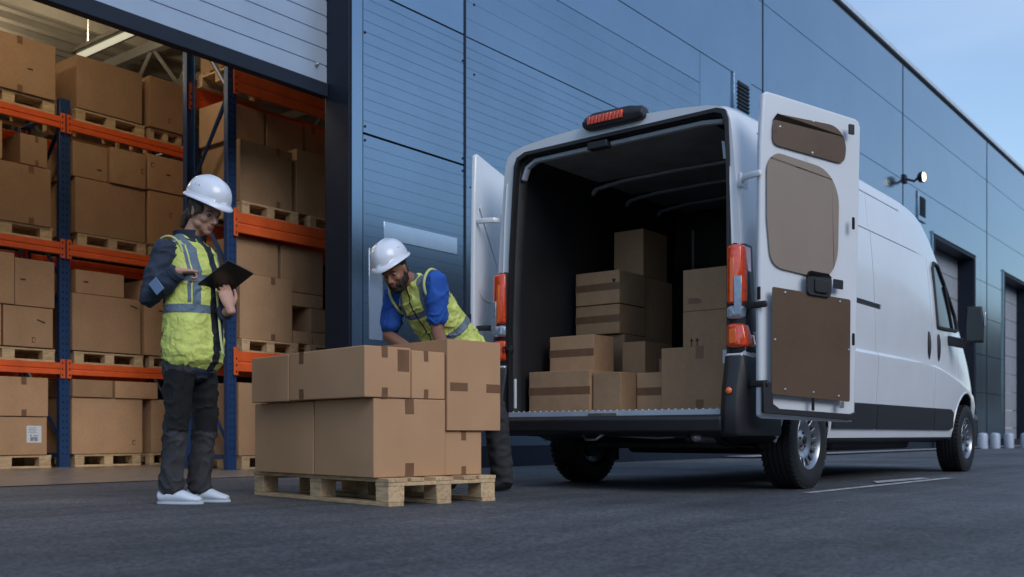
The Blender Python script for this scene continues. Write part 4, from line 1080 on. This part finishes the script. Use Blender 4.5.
def eyes(T, parent, g, brow):
    for s in (-1, 1):
        e = MB().ell((0, 0, 0), (.012*g, .0125*g, .012*g), nu=14, nv=10).build('eye', M['eyew'], None, angle=80)
        e.data.transform(T @ Matrix.Translation(Vector((.0655, s*.030, .0045))*g)); e.parent = parent
        l = MB().ell((.0075*g, 0, -.003), (.0055*g, .006*g, .006*g), nu=10, nv=8).build('iris', M['eye'], None, angle=80)
        l.data.transform(T @ Matrix.Translation(Vector((.0655, s*.030, .0045))*g)); l.parent = e
        b = MB(); b.tube([Vector(p)*g for p in ((.083, s*.014, .024), (.081, s*.030, .031), (.069, s*.050, .026))], [.0035, .004, .0025], 8); b.v = [tuple(T @ Vector(p)) for p in b.v]
        b.build('eyebrow', M[brow], parent)
        ld = MB(); ld.tube([Vector(p)*g for p in ((.0755, s*.018, .004), (.0785, s*.030, .0115), (.0715, s*.043, .004))], [.0028, .0035, .0025], 8); ld.v = [tuple(T @ Vector(p)) for p in ld.v]
        ld.build('eyelid', M[brow], parent)
def hard_hat(T, parent, g=1.0):
    prof = []; mb = MB(); n = 40; rows = []
    for i in range(13):
        a = math.pi/2*i/12; row = []
        for j in range(n):
            b = 2*math.pi*j/n
            r = math.cos(a)**.75 if i < 12 else .0
            x = .134*r*math.cos(b)-.002; y = .108*r*math.sin(b); z = .012+.118*math.sin(a)**.95
            rid = max(0, 1-abs(y)/.020)*.006*(1 if z > .05 else 0)
            row.append((x*g, y*g, (z+rid)*g))
        rows.append(row)
    top = rows[-1][0]
    rim = []
    for k, (ex, dz) in enumerate(((1.0, .0), (1.05, -.006), (1.09, -.010), (1.085, -.016), (.99, -.012))):
        row = []
        for j in range(n):
            b = 2*math.pi*j/n; front = max(0, math.cos(b))**2; back = max(0, -math.cos(b))**3
            q = 1+(ex-1)*(1+1.0*front+.2*back)
            row.append(((.134*q*math.cos(b)-.002)*g, .108*q*math.sin(b)*g, (.012+dz-(.012*front)*(q-1)*8)*g))
        rim.append(row)
    inner = [[(x*.96, y*.96, z-.008) for x, y, z in r_] for r_ in rows[:-1]]
    allr = inner[::-1][0:0]+rim[::-1]+rows
    vs = [p for r in allr for p in r]; m = len(allr); fs = []
    for k in range(m-1): fs += [(k*n+j, k*n+(j+1) % n, (k+1)*n+(j+1) % n, (k+1)*n+j) for j in range(n)]
    mb.add(vs, fs)
    vs = [p for r in inner for p in r]; fs = [((k*n+j), (k+1)*n+j, (k+1)*n+(j+1) % n, k*n+(j+1) % n) for k in range(len(inner)-1) for j in range(n)]
    mb.add(vs, fs)
    h = MB(); h.v = [tuple(T @ Vector(p)) for p in mb.v]; h.f = mb.f; h.m = mb.m
    ho = h.build('hard_hat', M['helmet'], parent, angle=60, recalc=False)
    bd = MB(); ring_o = [( .118*math.cos(2*math.pi*j/24)*g, .093*math.sin(2*math.pi*j/24)*g, -.006*g) for j in range(25)]
    bd.tube([T @ Vector(p) for p in ring_o], (.014, .004), 6, up=tuple(T.to_3x3() @ Vector((0, 0, 1))), round_ends=False)
    bd.build('head_band', M['plastic'], ho)
    vt = MB()
    for s in (-1, 1):
        for k in range(3): vt.ell((( -.01+k*.014)*g, s*.094*g, .066*g), (.0035, .006, .008), nu=8, nv=6)
    vt.v = [tuple(T @ Vector(p)) for p in vt.v]; vt.build('vent_hole', M['hole'], ho)
    return ho
def hand_geo(mb, T, side, curls, spread=1.0, thumb=(.35, .5), sc=1.0):
    """hand frame: x = towards finger tips, z = back of the hand, y = thumb side when side=1"""
    def P(p): return T @ (Vector(p)*sc)
    upv = tuple(T.to_3x3() @ Vector((0, 0, 1)))
    mb.tube([P((-.03, 0, 0)), P((0, 0, 0)), P((.035, 0, 0)), P((.075, 0, -.001)), P((.09, 0, -.002))], [(.020*sc, .026*sc), (.017*sc, .028*sc), (.015*sc, .038*sc), (.0125*sc, .041*sc), (.010*sc, .036*sc)], 16, up=upv)
    ys = (.030, .0105, -.0095, -.028); ln = ((.042, .025, .021), (.047, .029, .023), (.043, .027, .022), (.034, .020, .019)); rr = (.0088, .0092, .0086, .0076)
    for i in range(4):
        c = curls[i] if isinstance(curls, (list, tuple)) else curls
        a = 0; p = Vector((.082-.006*abs(i-1.2), side*ys[i]*spread, 0)); pts = [p-Vector((.03, 0, .002))*1, p.copy()]; yaw = side*(1.3-i)*.045*spread
        for k, l in enumerate(ln[i]):
            a += c*(1.0, 1.15, .75)[k]
            p = p+Vector((l*math.cos(a)*math.cos(yaw), l*math.cos(a)*math.sin(yaw), -l*math.sin(a))); pts.append(p.copy())
        mb.tube([P(q) for q in pts], [r*sc for r in (rr[i], rr[i]*1.02, rr[i]*.95, rr[i]*.88, rr[i]*.74)], 10)
    a0, b0 = thumb; p = Vector((.012, side*.024, -.006)); pts = [p.copy()]; d = Vector((math.cos(.75), side*math.sin(.75), -a0)).normalized()
    p += d*.040; pts.append(p.copy()); d = Vector((math.cos(.35), side*math.sin(.35)*.8, -a0-b0*.5)).normalized(); p += d*.032; pts.append(p.copy())
    d = Vector((math.cos(.1), side*.1, -a0-b0)).normalized(); p += d*.025; pts.append(p.copy())
    mb.tube([P(q) for q in pts], [r*sc for r in (.013, .0115, .0100, .0080)], 10)

def band_mat(name, base, stripe, bands, side_bands, base2=None, zsplit=None, front_line=None):
    m = bpy.data.materials.new(name); m.use_nodes = True; N = m.node_tree.nodes; Lk = m.node_tree.links; b = N['Principled BSDF']
    b.inputs['Roughness'].default_value = .7
    at = N.new('ShaderNodeAttribute'); at.attribute_name = 'tor'; sp = N.new('ShaderNodeSeparateXYZ'); Lk.new(at.outputs['Vector'], sp.inputs[0])
    def mth(op, a, bb, c=None):
        n = N.new('ShaderNodeMath'); n.operation = op
        for i, v in enumerate((a, bb, c)):
            if v is None: continue
            if isinstance(v, (int, float)): n.inputs[i].default_value = v
            else: Lk.new(v, n.inputs[i])
        return n.outputs[0]
    def within(sock, lo, hi): return mth('COMPARE', sock, (lo+hi)/2, (hi-lo)/2)
    acc = None; ab = mth('ABSOLUTE', sp.outputs[1], 0)
    for lo, hi in bands:
        q = within(sp.outputs[2], lo, hi); acc = q if acc is None else mth('MAXIMUM', acc, q)
    for lo, hi, t0, t1 in side_bands:
        q = mth('MULTIPLY', within(ab, lo, hi), within(sp.outputs[2], t0, t1)); acc = q if acc is None else mth('MAXIMUM', acc, q)
    nz = N.new('ShaderNodeTexNoise'); nz.inputs['Scale'].default_value = 14; nz.inputs['Detail'].default_value = 6
    co = N.new('ShaderNodeTexCoord'); Lk.new(co.outputs['Object'], nz.inputs['Vector'])
    mr = N.new('ShaderNodeMapRange'); mr.inputs['From Min'].default_value = .3; mr.inputs['From Max'].default_value = .7; mr.inputs['To Min'].default_value = .82; mr.inputs['To Max'].default_value = 1.15; Lk.new(nz.outputs['Fac'], mr.inputs[0])
    def mixc(f, A, Bc):
        n = N.new('ShaderNodeMix'); n.data_type = 'RGBA'
        Lk.new(f, n.inputs['Factor'])
        for nm, v in (('A', A), ('B', Bc)):
            if isinstance(v, tuple): n.inputs[nm].default_value = (*v, 1)
            else: Lk.new(v, n.inputs[nm])
        return n.outputs['Result']
    cur = mixc(acc, base, stripe)
    if front_line:
        q = mth('MULTIPLY', within(sp.outputs[1], -front_line, front_line), mth('GREATER_THAN', sp.outputs[0], 0)); cur = mixc(q, cur, (.01, .012, .02))
    v = N.new('ShaderNodeVectorMath'); v.operation = 'SCALE'; Lk.new(cur, v.inputs[0]); Lk.new(mr.outputs[0], v.inputs['Scale']); Lk.new(v.outputs[0], b.inputs['Base Color'])
    n3 = N.new('ShaderNodeTexNoise'); n3.inputs['Scale'].default_value = 17; n3.inputs['Detail'].default_value = 7; n3.inputs['Distortion'].default_value = 1.2; Lk.new(co.outputs['Object'], n3.inputs['Vector'])
    bp = N.new('ShaderNodeBump'); bp.inputs['Strength'].default_value = .75; bp.inputs['Distance'].default_value = .02; Lk.new(n3.outputs['Fac'], bp.inputs['Height']); Lk.new(bp.outputs[0], b.inputs['Normal'])
    return m
def torso_attr(me, base, axis, left, fwd):
    a = me.attributes.new('tor', 'FLOAT_VECTOR', 'POINT'); base = Vector(base)
    vals = []
    for v in me.vertices:
        d = v.co-base; vals += [d.dot(fwd), d.dot(left), d.dot(axis)]
    a.data.foreach_set('vector', vals)

# ============ standing worker ============ (local: x = picture right, y = away from viewer)
TH = R(-51.69)
wpos = Vector((3.280, 4.873, 0))
wo_ = tag(empty('person', wpos, TH), 'standing worker in white hard hat, navy jacket and yellow vest tapping a tablet', 'person')
yaw = R(20)
fd = Vector((math.cos(yaw), -math.sin(yaw), 0)); ld_ = Vector((math.sin(yaw), math.cos(yaw), 0)); Z = Vector((0, 0, 1))
def L(f, s, z): return fd*f+ld_*s+Z*z          # s positive = the person's left
UPF = tuple(fd)
sk = MB()
Hc = L(.095, .0, 1.615); hf = (fd*math.cos(R(30))-Z*math.sin(R(30))); HT = frame3(Hc, hf+Vector((0, -.20, 0)), Z)
head_geo(sk, HT, True)
sk.tube([L(-.01, 0, 1.40), L(.015, 0, 1.50), L(.06, 0, 1.575)], [(.06, .062), (.050, .052), (.048, .05)], 16, up=UPF)
sk.tube([L(0, 0, .92), L(0, 0, 1.08), L(.0, 0, 1.25), L(-.01, 0, 1.38), L(-.01, 0, 1.43)], [(.08, .11), (.075, .10), (.085, .11), (.07, .12), (.05, .10)], 20, up=UPF)
rsh, rel, rwr = L(-.03, -.152, 1.395), L(-.095, -.215, 1.12), Vector((.005, -.215, 1.262))
lsh, lel, lwr = L(-.03, .185, 1.40), Vector((.06, .18, 1.09)), Vector((.215, -.055, 1.06))
for s in (-1, 1):
    hip, kn, an = (L(0, s*.082, .90), L(-.015 if s < 0 else .035, s*.092, .49), L(-.06 if s < 0 else -.02, s*.096, .09))
    sk.tube([hip, (hip+kn)/2, kn, (kn+an)/2, an, an-Z*.03], [.05, .045, .036, .034, .03, .03], 14)
    sk.tube([an-Z*.045, an-Z*.048+fd*.07], [(.02, .024), (.016, .022)], 12, up=(0, 0, 1))
sk.tube([rsh, rel, rwr], [.04, .034, .026], 12); sk.tube([lsh, lel, lwr], [.04, .034, .026], 12)
# tablet placement
TC = Vector((.205, -.085, 1.225)); e1 = Vector((.204, -.08, .132)).normalized(); e2 = Vector((.115, .15, -.0275)); e2 = (e2-e1*e2.dot(e1)).normalized(); e3 = e1.cross(e2)
if e3.z < 0: e3 = -e3
# right hand: pointing at the screen
hd_dir = (TC+e3*.03-rwr); hd_dir = (TC - e1*.02 + e3*.075 - rwr).normalized()
RT = frame3(rwr+hd_dir*.015, hd_dir, Z*1.0+Vector((-.3, -.35, 0)))
hand_geo(sk, RT, 1, (.30, .95, 1.15, 1.2), thumb=(.6, .4), sc=.92)
# left hand under the far lower edge, fingers wrapped round it
lh_dir = (e1*.35+e2*.75+Vector((0, 0, .35))).normalized()
LT = frame3(Vector((.243, -.088, 1.085)), (-.28, -.02, .95), (.5, -.85, 0))
hand_geo(sk, LT, -1, (.42, .50, .56, .62), thumb=(.2, .2), sc=1.0)
sk.tube([lwr, LT @ Vector((-.01, 0, 0))], [.026, .024], 12)
me = remesh(sk, 'worker_body', [M['skin'], M['lip']], .0042, 3)
HI = HT.inverted()
for p in me.polygons:
    q = HI @ p.center
    if q.x > .076 and abs(q.y) < .019-.1*abs(q.z+.0575)*6*.1 and -.068 < q.z < -.0485: p.material_index = 1
body_w = link(me, 'body', wo_)
eyes(HT, body_w, 1.0, 'hair')
hard_hat(HT @ Matrix.Translation((-.004, 0, .066)) @ Matrix.Rotation(R(-6), 4, 'Y'), wo_, 1.04)
hm = MB(); hr = HT
def HE(c, r): hm.ell(HT @ Vector(c), r, rot=HT.to_3x3(), nu=18, nv=12)
HE((-.024, 0, .030), (.090, .080, .082)); HE((-.05, 0, -.03), (.055, .068, .06)); HE((.0, .062, .02), (.055, .018, .035)); HE((.0, -.062, .02), (.055, .018, .035))
hm.tube([HT @ Vector((-.085, 0, -.02)), HT @ Vector((-.115, -.01, -.07)), HT @ Vector((-.11, -.02, -.13))], [.026, .030, .016], 12)
hm.tube([HT @ Vector((.03, -.066, .03)), HT @ Vector((.018, -.074, -.01)), HT @ Vector((.0, -.075, -.05))], [.010, .008, .004], 8)
me = remesh(hm, 'hair', [M['hair']], .006, 3); wrinkle(me, .004, (60, 60, 14), 3); link(me, 'hair', body_w)
# trousers
tr = MB()
tr.tube([L(.0, 0, .82), L(0, 0, .92), L(0, 0, 1.0)], [(.135, .165), (.135, .17), (.12, .155)], 22, up=UPF)
for s in (-1, 1):
    kf, af = (-.015, -.06) if s < 0 else (.035, -.02)
    tr.tube([L(.005, s*.082, .90), L(kf*.5, s*.087, .70), L(kf, s*.092, .49), L((kf+af)/2, s*.095, .30), L(af+.005, s*.096, .085)], [(.112, .085), (.092, .074), (.072, .062), (.069, .059), (.070, .060)], 18, up=UPF)
me = remesh(tr, 'trousers', [M['trousers'], M['patch'], M['boot']], .008, 5); wrinkle(me, .006, (6, 6, 8), 2); folds(me, .011, (12, 12, 10), 3)
for p in me.polygons:
    z = p.center.z; f = p.center.dot(fd)
    if .40 < z < .74-.16*abs(f) and p.normal.dot(fd) > -.25: p.material_index = 1
fix(me, 60, False); trousers = link(me, 'trousers', wo_)
# jacket
jk = MB()
jk.tube([L(.0, 0, .775), L(.005, 0, .88), L(.01, 0, 1.02), L(.015, 0, 1.16), L(.02, 0, 1.28), L(-.005, 0, 1.40), L(-.015, 0, 1.455)], [(.138, .155), (.122, .142), (.108, .130), (.112, .138), (.117, .148), (.102, .160), (.065, .115)], 26, up=UPF)
jk.tube([rsh+Z*.005, rsh*.5+rel*.5-fd*.015, rel, rel*.5+rwr*.5, rwr*.9+rel*.1], [(.066, .070), (.068, .070), (.062, .062), (.054, .054), (.043, .045)], 18)
jk.tube([lsh+Z*.005, lsh*.5+lel*.5, lel, lel*.5+lwr*.5, lwr*.9+lel*.1], [(.070, .070), (.066, .066), (.060, .060), (.052, .052), (.043, .043)], 18)
# collar standing open round the neck
jk.tube([L(-.01, 0, 1.43), L(-.002, 0, 1.49)], [(.075, .085), (.070, .078)], 20, up=UPF, round_ends=False)
me = remesh(jk, 'jacket', [M['navycloth']], .008, 4); wrinkle(me, .010, (7, 7, 11), 9); folds(me, .008, (9, 9, 15), 4); fix(me, 70, False)
jacket = link(me, 'jacket', wo_)
cl = MB(); k = 26
for off in (0, .006):
    for i in range(k+1):
        a = R(35)+R(290)*i/k
        for h, r in ((0, .076), (.03, .080), (.060, .090)):
            ra = r+off; hh = h*(1-.25*math.cos((a-math.pi)))
            p = L(math.cos(a)*ra*1.0, math.sin(a)*ra, 1.448+h); cl.v.append(tuple(p))
nn = (k+1)*3
for i in range(k):
    for j in range(2):
        q = i*3+j; cl.f.append((q, q+3, q+4, q+1)); cl.f.append((nn+q, nn+q+1, nn+q+4, nn+q+3))
    q = i*3+2; cl.f.append((q, q+3, nn+q+3, nn+q))
cl.m = [0]*len(cl.f); cl.build('collar', M['navycloth'], jacket, angle=70)
# vest
ve = MB()
ve.tube([L(.018, 0, .83), L(.018, 0, .92), L(.015, 0, 1.04), L(.018, 0, 1.16), L(.022, 0, 1.28), L(.0, 0, 1.39), L(-.012, 0, 1.447)], [(.160, .186), (.158, .184), (.146, .172), (.144, .168), (.144, .168), (.120, .160), (.076, .125)], 28, up=UPF)
me = remesh(ve, 'vest', [M['helmet']], .008, 4); wrinkle(me, .005, (7, 7, 9), 5); folds(me, .008, (8, 8, 12), 8); fix(me, 70, False)
torso_attr(me, L(.0, 0, .80), Z, ld_, fd)
VM1 = band_mat('hi_vis_vest', (.60, .67, .16), (.12, .165, .22), [(.245, .292), (.415, .455)], [(.088, .125, .25, .75), (.13, .142, .3, .8)], front_line=.030)
me.materials.clear(); me.materials.append(VM1)
vest = link(me, 'safety_vest', wo_)
# pale edge piping along the arm hole and an open front edge
pp = MB(); 
ring_ = [rsh+ (Vector((0, 0, 1))*math.cos(a)*.098 + fd*math.sin(a)*.088) + ld_*(.030-.035*(1+math.cos(a))*-.5*-1) - Z*.03 for a in [R(-35)+R(170)*i/20 for i in range(21)]]
pp.tube(ring_, .006, 8, round_ends=False); 
VY = mat('vest_piping', (.55, .6, .25), .7); VW = mat('zip_white', (.6, .62, .6), .6)
pp.build('armhole_piping', VY, vest)
op = MB(); op.tube([L(.166, .045, .85), L(.172, .04, 1.0), L(.17, .03, 1.15), L(.172, .02, 1.26)], (.006, .024), 8, up=UPF); op.build('open_front', M['navycloth'], vest)
op = MB(); op.tube([L(.20, .02, .83), L(.19, .012, .93), L(.178, .012, 1.06), L(.172, .0, 1.2)], (.004, .010), 8, up=UPF); op.build('vest_edge', VY, vest)
op = MB(); op.tube([L(.172, .05, 1.05), L(.178, .055, 1.15)], .004, 6); op.build('zip_cord', VW, vest)
pk = MB().box(-.055, .055, -.004, .004, -.06, .06); pk.v = [tuple(L(.115, -.155, .93)+Matrix.Rotation(R(-20+38), 3, 'Z') @ Vector(p)) for p in pk.v]
# sleeve badge
c_ = rel*.62+rwr*.38; bt_ = frame3(c_+Vector((0, -.066, .0)), (rwr-rel).normalized(), Z)
q = MB().box(-.03, .028, -.004, .004, -.04, .04); q.v = [tuple(bt_ @ Vector(p)) for p in q.v]; q.build('sleeve_patch', M['greycloth'], jacket, bevel=.003)
cf = MB(); cf.tube([rwr*.97+rel*.03, rwr*.83+rel*.17], .050, 18, round_ends=False); cf.build('cuff', M['navycloth'], jacket)
cf = MB(); cf.tube([lwr*1.0, lwr*.83+lel*.17], .048, 18, round_ends=False); cf.build('cuff', M['navycloth'], jacket)
# shoes
for s in (-1, 1):
    af = -.06 if s < 0 else -.02; o_ = L(af, s*.098, 0); toe = Vector((1, -.05 if s < 0 else -.12, 0)).normalized()
    sh = MB(); P_ = lambda f, z: o_+toe*f+Z*z
    sh.tube([P_(-.045, .045), P_(.0, .052), P_(.07, .045), P_(.12, .033), P_(.165, .027)], [(.036, .034), (.042, .040), (.036, .044), (.026, .043), (.018, .032)], 18, up=(0, 0, 1))
    me = remesh(sh, 'shoe', [M['shoe']], .005, 3); 
    for v in me.vertices: v.co.z = max(v.co.z, .012)
    so_ = link(me, 'shoe', wo_)
    sl_ = MB(); oc = []
    for k in range(24):
        a = 2*math.pi*k/24; oc.append((.058+.132*math.cos(a), (.040+.006*math.cos(a))*math.sin(a)*(1 if True else 1)))
    sd_ = Vector((-toe.y, toe.x, 0))
    for z in (.002, .018): sl_.v += [tuple(o_+toe*a+sd_*b+Z*z) for a, b in oc]
    sl_.f = [tuple(range(24))[::-1], tuple(range(24, 48))]+[(i, (i+1) % 24, (i+1) % 24+24, i+24) for i in range(24)]; sl_.m = [0]*len(sl_.f)
    sl_.build('sole', M['sole'], so_, bevel=.003)
    lc = MB()
    for k in range(4):
        f = .045+k*.018; lc.tube([P_(f, .086-.011*k)+sd_*.022, P_(f, .091-.011*k), P_(f, .086-.011*k)-sd_*.022], .0025, 6)
    lc.build('lace', M['helmet'], so_)
# tablet
tb = tag(empty('tablet', wo_.location+Matrix.Rotation(TH, 3, 'Z') @ TC, 0), 'black tablet held by the standing worker', 'tablet')
Rt = (Matrix.Rotation(TH, 3, 'Z') @ Matrix((e1, e3.cross(e1), e3)).transposed()).to_4x4(); tb.matrix_world = Matrix.Translation(wo_.location+Matrix.Rotation(TH, 3, 'Z') @ TC) @ Rt
bx('case', M['tablet'], tb, -.14, .14, -.098, .098, -.006, .006, .004)
bx('screen', M['screen'], tb, -.127, .127, -.088, .088, .0058, .0068, .0)

# ============ bending worker ============
mdist = 6.78; mX = -.28
mpos = Matrix.Rotation(TH, 3, 'Z') @ Vector((mX, mdist, 0))
mo = tag(empty('person', mpos, TH), 'bearded worker in white hard hat and blue t-shirt bending over the open carton', 'person')
MW = Matrix.Translation(mpos) @ Matrix.Rotation(TH, 4, 'Z'); MI = MW.inverted()
hips = Vector((-.10, .02, .98)); neck = Vector((-.37, -.22, 1.375)); ax = (neck-hips).normalized()
lf = Vector((.80, -.60, .10)); lf = (lf-ax*lf.dot(ax)).normalized(); fw = lf.cross(ax).normalized()
if fw.z > 0: fw = -fw
UPM = tuple(fw); tl = (neck-hips).length
def A(t, s=0, f=0): return hips+ax*(t*tl)+lf*s+fw*f
lsh, rsh = A(.93, .19), A(.93, -.19)
box_c = lambda B_, A_, z: MI @ (PF @ Vector((B_, A_, z)))
lhand, rhand = box_c(.72, .42, .86), box_c(.56, .50, .86)
lel = Vector((-.20, -.30, 1.05)); rel = Vector((-.54, -.06, 1.04))
sk = MB()
Hc = Vector((-.472, -.33, 1.43)); hfm = Vector((-.27, -.72, -.52)).normalized(); HT = frame3(Hc, hfm, Vector((-.25, -.1, 1)))
head_geo(sk, HT, False)
sk.tube([A(.90), A(1.02), HT @ Vector((-.03, 0, -.05))], [.065, .058, .055], 16)
sk.tube([A(0), A(.3), A(.6), A(.85), A(.96)], [(.09, .12), (.08, .11), (.085, .12), (.07, .12), (.05, .09)], 20, up=UPM)
for sh_, el_, hn_ in ((lsh, lel, lhand), (rsh, rel, rhand)):
    sk.tube([sh_, (sh_+el_)/2, el_, (el_+hn_)/2, hn_], [.055, .052, .043, .042, .029], 14)
for hn_, el_, s in ((lhand, lel, -1), (rhand, rel, 1)):
    d = (hn_-el_).normalized(); d = (d+Vector((0, 0, -.4))).normalized()
    hand_geo(sk, frame3(hn_, d, Vector((.1, .6, .8))), s if s == 1 else -1, (.25, .3, .32, .38), thumb=(.35, .4), sc=1.05)
lk, la = Vector((.17, -.02, .50)), Vector((.215, .06, .10)); rk, ra = Vector((-.16, -.02, .50)), Vector((-.17, .10, .10))
for s, kn, an in ((1, lk, la), (-1, rk, ra)):
    sk.tube([hips+lf*s*.07-Z*.06, kn, an], [.05, .042, .034], 14)
me = remesh(sk, 'bending_worker_body', [M['skin2'], M['lip2']], .0045, 3); HI = HT.inverted()
for p in me.polygons:
    q = HI @ p.center
    if q.x > .081 and abs(q.y) < .019 and -.070 < q.z < -.051: p.material_index = 1
body_m = link(me, 'body', mo)
eyes(HT, body_m, 1.05, 'beard')
hard_hat(HT @ Matrix.Translation((-.006, 0, .070)) @ Matrix.Rotation(R(-7), 4, 'Y'), mo, 1.09)
hm = MB()
def HB(c, r): hm.ell(HT @ (Vector(c)*1.05), r, rot=HT.to_3x3(), nu=18, nv=12)
HB((.045, 0, -.092), (.050, .048, .032)); HB((.0, .062, -.035), (.02, .013, .045)); HB((.0, -.062, -.035), (.02, .013, .045)); HB((.062, 0, -.084), (.030, .034, .024)); HB((.086, 0, -.0445), (.008, .024, .0045))
for s in (-1, 1): HB((.018, s*.052, -.055), (.035, .016, .034)); HB((.050, s*.038, -.066), (.030, .016, .026)); HB((-.006, s*.066, -.02), (.016, .010, .036)); HB((.076, s*.022, -.058), (.012, .008, .016))
me = remesh(hm, 'beard', [M['beard']], .005, 2); wrinkle(me, .003, (90, 90, 60), 3); link(me, 'beard', body_m)
hm = MB(); HB((-.026, 0, .030), (.088, .078, .080)); HB((-.045, 0, -.025), (.055, .068, .045))
for s in (-1, 1): HB((-.012, s*.070, .045), (.03, .008, .025))
me = remesh(hm, 'hair', [M['beard']], .006, 2); link(me, 'hair', body_m)
ts = MB()
ts.tube([A(-.05), A(.15), A(.4), A(.65), A(.85), A(.97)], [(.135, .175), (.13, .17), (.120, .16), (.122, .16), (.105, .16), (.07, .10)], 24, up=UPM)
for sh_, el_ in ((lsh, lel), (rsh, rel)):
    ts.tube([sh_, sh_*.6+el_*.4, sh_*.25+el_*.75], [(.074, .074), (.072, .072), (.070, .068)], 18)
me = remesh(ts, 'tshirt', [M['bluecloth']], .008, 4); wrinkle(me, .006, (8, 8, 9), 1); folds(me, .012, (11, 11, 11), 6); fix(me, 70, False); tshirt = link(me, 'tshirt', mo)
nk = MB(); nk.tube([A(.965), A(1.015)], [(.070, .078), (.064, .070)], 20, up=UPM); nk.build('grey_collar', mat('grey_collar', (.06, .085, .11), .8), tshirt, angle=70)
ve = MB()
ve.tube([A(-.10), A(.12), A(.38), A(.62), A(.84), A(.965)], [(.165, .205), (.158, .195), (.150, .186), (.152, .182), (.132, .178), (.082, .125)], 28, up=UPM)
me = remesh(ve, 'vest', [M['helmet']], .008, 4); wrinkle(me, .006, (9, 9, 11), 4); folds(me, .012, (9, 9, 12), 2); fix(me, 70, False); torso_attr(me, hips, ax, lf, fw)
VM2 = band_mat('hi_vis_vest_b', (.62, .69, .18), (.13, .17, .21), [(.115, .165), (.345, .385)], [(.078, .118, .36, .75), (.128, .14, .33, .8)], front_line=.006)
me.materials.clear(); me.materials.append(VM2); vest = link(me, 'safety_vest', mo)
for s, sh_, el_ in ((1, lsh, lel), (-1, rsh, rel)):
    pp = MB(); c0 = A(.86, s*.158)
    pp.tube([c0+ax*math.cos(a)*.115+fw*math.sin(a)*.105+lf*s*.012*math.cos(2*a) for a in [2*math.pi*i/28 for i in range(29)]], (.009, .009), 8, round_ends=False); pp.build('armhole_piping', VY, vest)
tr = MB()
tr.tube([hips-Z*.10, hips, hips+Z*.06+ax*.03], [(.145, .175), (.145, .175), (.13, .16)], 22, up=(-.6, -.8, 0))
for s, kn, an in ((1, lk, la), (-1, rk, ra)):
    hp = hips+Vector((s*.085, -s*.03, -.04)); tr.tube([hp, (hp+kn)/2, kn, (kn+an)/2, an-Z*.02], [.112, .098, .088, .080, .080], 18)
me = remesh(tr, 'trousers', [M['trousers']], .009, 4); wrinkle(me, .012, (8, 8, 15), 6); fix(me, 70, False); link(me, 'trousers', mo)
for an in (la, ra):
    sh = MB(); b0 = Vector((an.x, an.y, 0)); d = Vector((-.55, -.8, 0)).normalized()
    sh.tube([b0-d*.06+Z*.05, b0+Z*.06, b0+d*.08+Z*.05, b0+d*.17+Z*.035], [(.045, .04), (.055, .046), (.042, .05), (.028, .042)], 16, up=(0, 0, 1))
    me = remesh(sh, 'boot', [M['boot']], .006, 2)
    for v in me.vertices: v.co.z = max(v.co.z, .003)
    link(me, 'boot', mo)
